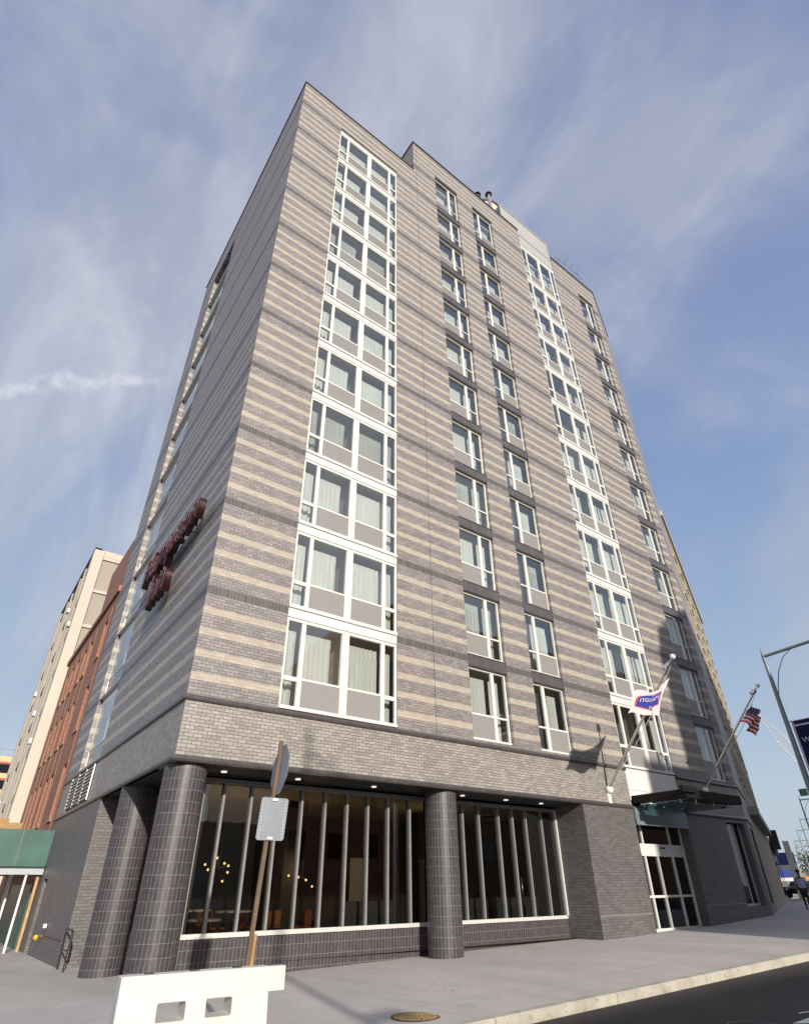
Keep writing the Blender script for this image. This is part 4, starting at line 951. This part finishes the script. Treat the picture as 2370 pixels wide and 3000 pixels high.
for (y0, y1, a, b) in hl:
    mb = MB(); mb.box(.30, .34, y0, y1, a, b); mb.box(.24, .298, y0, y0+.06, a, b); mb.box(.24, .298, y1-.06, y1, a, b); mb.box(.24, .298, y0+.06, y1-.06, (a+b)/2-.03, (a+b)/2+.03); f = mb.build('window', M['winblk'], rb)
    mb = MB(); mb.box(-.06, .1, y0-.05, y1+.05, a-.14, a-.003); mb.build('sill', M['ply'], f)
ct = empty('apartment_tower', (0, 0, 0), 'tall cream concrete apartment tower with a pale end pier behind the red brick building', 'apartment block')
TX, TY0, TY1, TZ = -.57, 32.0, 47.7, 25.4
mb = MB(); mb.box(TX+.35, 14, TY0+.25, TY1, -.5, TZ-.2); mb.build('wall', M['creamd'], ct)
mb = MB(); mb.box(TX, TX+.72, TY0, TY0+1.2, -.5, TZ)
for z in [1.4+2.93*k for k in range(9)]: mb.box(TX+.721, 14, TY0+.12, TY0+.249, z-.12, z+.12)
mb.box(TX+.721, 14, TY0+.10, TY0+.249, TZ-.45, TZ+.1)
mb.build('pier', M['cream'], ct)
mb = MB()
for y in (35.4, 37.6, 41.2, 43.4, 47.2): mb.box(TX, TX+.349, y, y+.45, -.5, TZ-.3)
for z in [1.4+2.93*k for k in range(9)]: mb.box(TX+.1, TX+.349, TY0+1.2, TY1, z-.35, z+.12)
mb.build('balcony_front', M['creamd'], ct)
for y0, y1 in ((33.3, 35.3), (38.1, 41.1), (43.9, 47.1)):
    for k in range(8):
        z = 1.55+2.93*k; mb = MB(); mb.box(TX+.30, TX+.345, y0+.15, y1-.15, z+.15, z+1.9); f = mb.build('window', M['winblk'], ct)
        if (k*7+int(y0)) % 3 == 0: mb = MB(); mb.box(TX-.12, TX+.29, y0+.5, y0+1.1, z+.2, z+.55); mb.build('air_conditioner', M['white2'], f)
mb = MB(); mb.box(TX-.02, TX+.5, TY0-.03, TY1, TZ+.1, TZ+.16); mb.build('coping', M['cap'], ct)
fb = empty('office_building', (0, 0, 0), 'low far building with tan and red bands at the left edge', 'building')
mb = MB(); mb.box(-14, 4, 75, 90, -.5, 16.3); mb.build('wall', M['straw'], fb)
for z in (15.45, 13.60, 11.75, 9.9): mb = MB(); mb.box(-14.1, 4.1, 74.85, 74.99, z, z+.22); mb.build('red_band', M['redstripe'], fb)
for z in (14.40, 12.55, 10.7, 8.9): mb = MB(); mb.box(-14.05, 4.05, 74.93, 74.985, z, z+.98); mb.build('window_band', M['winblk'], fb)
mb = MB()
for k in range(12): mb.tube([(-12+k*1.2, 75.5, 16.3), (-12+k*1.2, 75.5, 17.2)], .03, 5)
mb.tube([(-12, 75.5, 17.2), (2, 75.5, 17.2)], .03, 5); mb.build('roof_rail', M['galv'], fb)
sh = empty('sidewalk_shed', (0, 0, 0), 'green plywood sidewalk shed on steel poles against the hotel rear corner', 'scaffold shed')
for x0, x1 in ((-1.105, -.03), (-2.33, -1.115), (-3.55, -2.34)): mb = MB(); mb.box(x0, x1, 15.0, 15.04, 2.55, 3.84); mb.build('plywood_panel', M['green'], sh)
mb = MB(); mb.box(-1.115, -1.105, 14.985, 15.0, 2.55, 3.84); mb.build('joint_strip', M['ply'], sh)
mb = MB(); mb.box(-3.6, -.02, 15.05, 29, 2.50, 2.62); mb.box(-3.6, -3.55, 15.05, 29, 2.63, 3.84); mb.build('deck', M['black'], sh)
mb = MB(); mb.box(-3.5, -.03, 15.1, 15.3, 2.28, 2.49); mb.build('beam', M['galv'], sh)
for x, y in ((-.57, 15.2), (-.80, 17.6), (-2.6, 15.2), (-3.4, 15.2), (-.6, 20.5), (-3.4, 20.5)): mb = MB(); mb.tube([(x, y, g(x, y)), (x, y, 2.49)], .045, 10); mb.cyl((x, y), .09, g(x, y)+.001, g(x, y)+.03, 10); mb.build('pole', M['white2'], sh, smooth=True)
mb = MB(); mb.box(-.20, -.10, 15.25, 15.35, g(0, 15), 2.2); mb.build('timber_post', M['ply'], sh)
mb = MB(); mb.box(-.05, -.01, 17.0, 24, g(0, 17), 2.0); mb.build('back_panel', M['green'], sh)
mb = MB(); mb.box(-3.6, -1.05, 17.0, 17.2, 3.86, 4.22); mb.box(-3.6, -1.55, 17.5, 17.7, 4.22, 4.42); mb.build('timber_beam', M['wood'], sh)

# ------------------------------------------------------------------ right neighbours along the street
E0 = Vector((BX+5.25*U2[0], 5.25*U2[1], 0)); OS = (E0.x, E0.y)
yb = empty('apartment_building', (0, 0, 0), 'long yellow brick apartment building past the bend, lower part in shade', 'building')
mb = MB(); hl = []
for k in range(6):
    for i in range(7): hl.append((1.6+i*3.2, 2.9+i*3.2, 7.2+k*3.05, 8.9+k*3.05))
wall(mb, OS, U2, V2, .02, 23.6, -.2, 25.0, hl, .18)
mb.face([(OS[0]+23.6*U2[0], OS[1]+23.6*U2[1], 0), (OS[0]+23.6*U2[0]+12*V2[0], OS[1]+23.6*U2[1]+12*V2[1], 0), (OS[0]+23.6*U2[0]+12*V2[0], OS[1]+23.6*U2[1]+12*V2[1], 25), (OS[0]+23.6*U2[0], OS[1]+23.6*U2[1], 25)])
mb.obox(OS, U2, V2, .05, 23.6, .2, 12, 24.2, 24.9)
mb.build('wall', M['oldbrick'], yb)
for (a, b, c, d) in hl:
    mb = MB(); mb.obox(OS, U2, V2, a, b, .12, .17, c, d); f = mb.build('window', M['winblk'], yb); mb = MB(); mb.obox(OS, U2, V2, a-.1, b+.1, -.07, .1, c-.15, c-.003); mb.build('sill', M['cream'], f)
mb = MB(); mb.obox(OS, U2, V2, .0, 23.6, -.15, .1, 25.0, 25.4); mb.build('cornice', M['cream'], yb)
mb = MB(); mb.obox(OS, U2, V2, 1.2, 20.5, -.45, -.003, 5.05, 5.45); aw = mb.build('awning', M['black'], yb); mb = MB(); mb.obox(OS, U2, V2, 1.0, 1.198, -.47, -.003, 5.04, 5.47); mb.build('awning_lit_end', M['creamd'], aw)  # end face coloured paler to stand for the light on it
sr = empty('shop_row', (0, 0, 0), 'low row of shops farther down the street', 'building')
mb = MB(); mb.obox(OS, U2, V2, 23.7, 95, .0, 10, .2, 5.3); mb.build('wall', M['creamd'], sr)
for i in range(8): mb = MB(); mb.obox(OS, U2, V2, 25+i*8, 31+i*8, -.05, -.003, .8, 3.4); mb.build('shop_window', M['winblk'], sr)
bs = empty('blade_sign', (0, 0, 0), 'black projecting shop sign with pale letters on the low shops', 'sign')
mb = MB(); mb.obox(OS, U2, V2, 24.2, 24.35, -.8, -.1, 4.2, 5.7); mb.obox(OS, U2, V2, 24.36, 33, -.35, -.06, 4.0, 4.9); mb.build('panel', M['black'], bs)
text_mesh('letters', 'DECO', 1.5, .02, 0, M['panel'], bs, (OS[0]+25*U2[0]+.42*U2[1], OS[1]+25*U2[1]-.42*U2[0], 4.0), 0, (math.pi/2, 0, TH))
for i, (u, z, m_, lab) in enumerate(((36, 3.3, 'blue', 'blue shop sign under the black one'), (46, 2.3, 'blue', 'lower blue shop awning farther along the shops'))):
    b = empty('shop_sign', (0, 0, 0), lab, 'sign', 'blue signs on the shops'); mb = MB(); mb.obox(OS, U2, V2, u, u+.2, -1.6, -.05, z, z+1.1); mb.build('panel', M[m_], b); mb = MB(); mb.obox(OS, U2, V2, u, u+.2, -1.6, -.05, z-.35, z-.01); mb.build('lower_panel', M['white2'], b)
def far_at(az, D, z=0): a = math.radians(az); return Vector((CAM.x+D*math.cos(a), CAM.y+D*math.sin(a), z))
def far_box(name, az0, az1, D, z1, mat, label, dep=12):
    a = far_at(az0, D); b = far_at(az1, D); t = (b-a).normalized(); n_ = Vector((-t.y, t.x, 0)); n_ = n_ if n_.x > 0 else -n_; L = (b-a).length
    e = empty(name, (a.x, a.y, .4), label, 'building'); mb = MB(); mb.obox((0, 0), (t.x, t.y), (n_.x, n_.y), 0, L, 0, dep, 0, z1); mb.build('wall', mat, e)
    for k in range(max(1, int(z1/3.2))):
        nw = max(2, int(L/4))
        for i in range(nw): mb = MB(); mb.obox((0, 0), (t.x, t.y), (n_.x, n_.y), L*(i+.25)/nw, L*(i+.7)/nw, -.06, -.003, 1.2+k*3.2, 2.7+k*3.2); mb.build('window', M['winblk'], e)
far_box('house', 20.6, 22.0, 210, 4.6, M['grey'], 'dark low building far down the street behind the person')
far_box('tower_block', 19.6, 20.95, 260, 12.5, M['cream'], 'pale block far away at the right edge under the lamps')
far_box('corner_house', 22.0, 22.45, 170, 4.2, M['creamd'], 'small pale house at the end of the shops')
far_box('warehouse', 14.0, 20.3, 180, 6, M['redbrick'], 'long brick warehouse across the street far away')
bn = empty('feather_banner', tuple(far_at(22.85, 62, .5)), 'tall thin white feather banner on the far sidewalk', 'banner')
mb = MB(); mb.tube([(0, 0, 0), (0, 0, 4.3)], .04, 6); mb.build('mast', M['white2'], bn); mb = MB(); mb.box(-.02, .02, -.45, -.04, 1.4, 4.25); mb.build('cloth', M['white2'], bn)
bo = far_at(22.75, 66, .52); bl = empty('bollard', tuple(bo), 'yellow bollard in front of the parked black car', 'bollard'); mb = MB(); mb.cyl((0, 0), .2, 0, 1.5, 14); mb.sphere((0, 0, 1.5), .2, 12, .6); mb.build('shaft', M['yellow'], bl, smooth=True)
def car(loc, rz, mat, label, van=False):
    t = empty('parked_car' if not van else 'van', loc, label, 'car' if not van else 'van', None, rz)
    prof = [(-2.2, .35), (2.2, .35), (2.25, .75), (1.9, .92), (1.0, .98), (.35, 1.42), (-1.2, 1.45), (-1.9, 1.02), (-2.25, .9)] if not van else [(-2.6, .4), (2.5, .4), (2.55, 1.1), (1.9, 1.3), (1.5, 2.1), (-2.6, 2.2)]
    mb = MB(); mb.prism(prof, -.88, .88); mb.build('body', mat, t, bevel=.08)
    mb = MB(); mb.prism([(.9, 1.0), (.33, 1.38), (-1.15, 1.40), (-1.75, 1.02)] if not van else [(1.8, 1.35), (1.45, 2.0), (.6, 2.0), (.6, 1.35)], -.89, .89); mb.build('window', M['winblk'], t)
    for x in (-1.35, 1.4):
        for y in (-.8, .8):
            mb = MB(); n = 20
            for k in range(n):
                a0, a1 = 2*math.pi*k/n, 2*math.pi*(k+1)/n; c = lambda a, yy, r: (x+r*math.cos(a), yy, .34+r*math.sin(a)); mb.face([c(a0, y-.11, .34), c(a1, y-.11, .34), c(a1, y+.11, .34), c(a0, y+.11, .34)])
                for yy in (y-.11, y+.11): mb.face([(x, yy, .34), c(a0, yy, .34), c(a1, yy, .34)])
            w = mb.build('wheel', M['tyre'], t); mb = MB()
            for k in range(10):
                a0, a1 = 2*math.pi*k/10, 2*math.pi*(k+.7)/10; yy = y+(.118 if y > 0 else -.118); c = lambda a, r: (x+r*math.cos(a), yy, .34+r*math.sin(a)); mb.face([c(a0, .05), c(a0, .22), c(a1, .22), c(a1, .05)])
            mb.build('rim', M['chrome'], w)
    for y in (-.62, .62): mb = MB(); mb.box(2.2, 2.29, y-.17, y+.17, .66, .80); mb.build('headlight', M['white2'], t)
cp = far_at(22.45, 76, .5); car(tuple(cp), TH+2.7, M['carb'], 'black car parked past the yellow bollard')
cp = far_at(21.55, 95, .4); car(tuple(cp), TH+3.1, M['carw'], 'silver car standing in the road beyond the person')
cp = far_at(22.3, 105, .4); car(tuple(cp), TH+3.1, M['caro'], 'orange van behind the black car', True)

# person at the right edge
pe = empty('person', tuple(far_at(22.50, 41, .52)), 'person in a pale blue shirt and dark trousers walking away on the sidewalk', 'person', None, TH-.1)
def skin_obj(name, pts, edges, mat, parent):
    me = bpy.data.meshes.new(name); me.from_pydata([p[:3] for p in pts], edges, []); me.materials.append(mat)
    o = bpy.data.objects.new(name, me); COL.objects.link(o); o.parent = parent
    mo = o.modifiers.new('skin', 'SKIN'); 
    sv = me.skin_vertices
    if not sv:
        import bmesh; b = bmesh.new(); b.from_mesh(me); b.verts.layers.skin.verify(); b.to_mesh(me); b.free()
    for i, p in enumerate(pts): me.skin_vertices[0].data[i].radius = (p[3], p[4] if len(p) > 4 else p[3])
    me.skin_vertices[0].data[0].use_root = True
    ss = o.modifiers.new('sub', 'SUBSURF'); ss.levels = 1; ss.render_levels = 2; return o
body = [(0, 0, .95, .12, .15), (0, 0, 1.15, .11, .14), (0, 0, 1.36, .12, .17), (0, 0, 1.47, .055), (.01, 0, 1.55, .05), (.02, 0, 1.66, .095, .08), (.02, 0, 1.75, .075, .065),
        (0, .19, 1.40, .05), (.02, .27, 1.13, .038), (.14, .26, .92, .03), (.17, .26, .84, .03), (0, -.19, 1.40, .05), (-.06, -.27, 1.13, .038), (-.02, -.28, .90, .03), (0, -.28, .82, .03),
        (0, .10, .88, .085), (.14, .10, .50, .055), (.10, .10, .10, .04), (.24, .10, .04, .035), (0, -.10, .88, .085), (-.05, -.10, .48, .055), (-.28, -.10, .14, .04), (-.18, -.10, .05, .035)]
skin_obj('body', body, [(0, 1), (1, 2), (2, 3), (3, 4), (4, 5), (5, 6), (2, 7), (7, 8), (8, 9), (9, 10), (2, 11), (11, 12), (12, 13), (13, 14), (0, 15), (15, 16), (16, 17), (17, 18), (0, 19), (19, 20), (20, 21), (21, 22)], M['skin'], pe)
gr = lambda L, k: [(p[0], p[1], p[2], p[3]*k, (p[4] if len(p) > 4 else p[3])*k) for p in L]
skin_obj('shirt', gr([body[1], (0, 0, .93, .13, .16), body[2], body[7], body[8], body[11], body[12]], 1.42), [(0, 1), (0, 2), (2, 3), (3, 4), (2, 5), (5, 6)], M['shirt'], pe)
skin_obj('trousers', gr([body[0], body[15], body[16], body[17], body[19], body[20], body[21]], 1.18), [(0, 1), (1, 2), (2, 3), (0, 4), (4, 5), (5, 6)], M['trouser'], pe)
mb = MB(); mb.sphere((.0, 0, 1.74), .105, 12, .9); mb.build('hair', M['hair'], pe, smooth=True)
for y, x in ((.10, .2), (-.10, -.2)): mb = MB(); mb.box(x-.09, x+.15, y-.045, y+.045, 0 if y > 0 else .02, .08); mb.build('shoe', M['black'], pe, bevel=.02)

# tree, lamps, crane
tr = empty('tree', tuple(far_at(21.35, 130, .4)), 'yellow green street tree far down the road beside the dark building', 'tree')
mb = MB(); mb.tube([(0, 0, 0), (.1, 0, 2), (0, .1, 4)], .18, 8, r1=.08); mb.build('trunk', M['bark'], tr)
mb = MB(); rr = random.Random(4)
for i in range(900):
    c = Vector((rr.gauss(0, .9), rr.gauss(0, 1.0), 4.2+rr.gauss(0, .9))); s_ = rr.uniform(.12, .28); a = Vector((rr.gauss(0, 1), rr.gauss(0, 1), rr.gauss(0, 1))).normalized(); b = a.cross(Vector((.3, .5, .8))).normalized()
    mb.face([c-a*s_, c+b*s_*.6, c+a*s_, c-b*s_*.6])
mb.build('crown', M['leaf'], tr)
def lamp_mesh():
    t = empty('street_lamp', (0, 0, 0), '', 'street lamp', 'grey street lamps along the kerb')
    mb = MB(); mb.tube([(0, 0, 0), (0, 0, 4.5), (0, 0, 8.85)], .125, 14, r1=.06); mb.cyl((0, 0), .2, 0, .9, 14, r1=.14); mb.build('pole', M['lamp'], t, smooth=True)
    mb = MB(); mb.tube([(0, 0, 8.85), (0, 0, 9.3)], .055, 10, r1=.004); mb.build('spike', M['lamp'], t, smooth=True)
    mb = MB(); mb.tube([(0, -.03, 8.82), (0, -2.6, 8.95)], .055, 10); mb.build('arm', M['lamp'], t, smooth=True)
    mb = MB(); mb.tube([(0, -.07, 7.35), (0, -.16, 7.7), (0, -.33, 8.15), (0, -.62, 8.6), (0, -.95, 8.82)], .018, 8); mb.build('brace', M['lamp'], t, smooth=True)
    mb = MB(); mb.sphere((0, -2.9, 8.92), .22, 12, .45); mb.box(-.12, .12, -3.0, -2.5, 8.88, 8.98); mb.build('lamp_head', M['galv'], t, smooth=True)
    return t
l1 = lamp_mesh(); l1.location = (19.2, -6.0+.0, g(19, 0)); l1['label'] = 'nearest grey street lamp with a navy banner, cut by the right edge'
lamps = [((68.9, 13.3), 'second street lamp behind the bannered one'), ((92, 22.9), 'third street lamp down the street'), ((111.5, 31.5), 'fourth street lamp down the street'), ((140.3, 44.1), 'fifth street lamp down the street'), ((165.2, 54.5), 'farthest street lamp near the vanishing point')]
for (x, y), lab in lamps:
    c = copy_tree(l1); c.location = (x, y, .5); c.rotation_euler[2] = TH; c['label'] = lab
bb = MB(); bb.box(-.012, .012, -1.0, -.14, 4.55, 6.35); ban = bb.build('banner', M['navy'], l1)
mb = MB(); mb.box(-.016, -.0125, -1.0, -.16, 6.18, 6.24); mb.box(-.016, -.0125, -1.0, -.16, 4.72, 4.76); mb.box(-.02, .02, -.21, -.145, 4.50, 6.35); mb.build('banner_trim', M['bannerw'], l1)
mb = MB(); mb.tube([(0, -.05, 6.37), (0, -1.02, 6.37)], .018, 6); mb.tube([(0, -.05, 4.53), (0, -1.02, 4.53)], .018, 6); mb.build('banner_bracket', M['galv'], l1)
text_mesh('banner_text', 'WEBS', .26, .002, 0, M['bannerw'], l1, (-.018, -.30, 5.62), 0, (math.pi/2, 0, -math.pi/2))
text_mesh('banner_text', 'C', .26, .002, 0, M['bannerw'], l1, (-.018, -.46, 5.34), 0, (math.pi/2, 0, -math.pi/2))
mb = MB(); mb.box(-.02, .02, .12, .36, 3.98, 4.2); mb.build('street_name_plate', M['greens'], l1)
cr = empty('crane', (0, 0, 0), 'pale lattice crane boom rising far behind the bannered lamp', 'crane')
a = far_at(21.66, 150, CAM.z+150*math.tan(math.radians(12.15))); b = far_at(19.6, 150, CAM.z+150*math.tan(math.radians(8.0))); e = far_at(17.5, 150, .4)
d = (b-a); L = d.length; t_ = d.normalized(); s1 = t_.cross(Vector((0, 0, 1))).normalized(); s2_ = t_.cross(s1)
mb = MB(); nseg = 16
def cc(i, p, q):
    k = i/nseg; w = .12+.75*min(1, k*2.2); return a+d*k+s1*p*w+s2_*q*w
for p, q in ((1, 1), (1, -1), (-1, 1), (-1, -1)): mb.tube([cc(i, p, q) for i in range(nseg+1)], .06, 5)
for i in range(nseg):
    for (p, q, p2, q2) in ((1, 1, 1, -1), (1, -1, -1, -1), (-1, -1, -1, 1), (-1, 1, 1, 1)): mb.tube([cc(i, p, q), cc(i+1, p2, q2)], .03, 4)
mb.build('boom', M['crane'], cr)
mb = MB(); 
for p, q in ((1, 1), (1, -1), (-1, 1), (-1, -1)): mb.tube([b+s1*p*.85+s2_*q*.85, Vector((e.x, e.y, 3))+s1*p*.8+s2_*q*.3], .09, 5)
mb.build('lower_boom', M['crane'], cr)
mb = MB(); mb.box(e.x-3, e.x+3, e.y-2, e.y+2, .4, 1.5); mb.box(e.x-2.5, e.x+2.5, e.y-1.5, e.y+1.5, 1.51, 3.4); mb.build('carriage', M['yellow'], cr)

# ------------------------------------------------------------------ what stands behind the camera and shades the street
ob = empty('brick_block', (0, 0, 0), 'brick building across the street whose shadow falls on the right part of the hotel', 'building')
mb = MB(); Yc = -22
mb.box(14.2, 18.3, -36, Yc, -.3, 13.6); mb.box(17.65, 60, -35.9, Yc-.02, -.3, 19.3)
mb.prism([(17.8, 19.3), (18.1, 20.6), (22.1, 22.9), (60, 23.0), (60, 19.3)], Yc-8, Yc-.03)
mb.build('wall', M['redbrick'], ob)
for i in range(12):
    for k in range(5):
        mb = MB(); mb.box(15.3+i*3, 16.6+i*3, Yc-.0, Yc+.04, 3.5+k*3.1, 5.1+k*3.1)
        if i > 0 or k < 3: mb.build('window', M['winblk'], ob)
lo = empty('reflection_row', (0, 0, 0), 'unseen low pale row across the street, added for reflections in the glass', 'building')  # out of view, added to be mirrored in the lower glass
mb = MB(); mb.box(-40, 14.0, -36, -24, -.5, 5.6); mb.build('wall', M['creamd'], lo)
for i in range(12): mb = MB(); mb.box(-38+i*4.2, -35.4+i*4.2, -23.99, -23.95, .0, 3.0); mb.build('door', M['galv'], lo)
# traffic pole on the near corner: its shadow crosses the pavement and climbs the fascia
tp = empty('traffic_pole', (3.45-.24*20, -20, -.3), 'grey steel pole with street name plate and bracket arm on the near corner', 'pole')
mb = MB(); mb.tube([(0, 0, 0), (0, 0, 12.3)], .12, 12, r1=.06); mb.build('shaft', M['lamp'], tp, smooth=True)
mb = MB(); mb.tube([(0, 0, 11.7), (.6, 0, 11.45), (1.3, 0, 11.1)], .05, 8); mb.build('arm', M['lamp'], tp, smooth=True)
mb = MB(); mb.box(.1, .85, -.02, .02, 5.1, 5.35); mb.build('street_name_plate', M['greens'], tp)
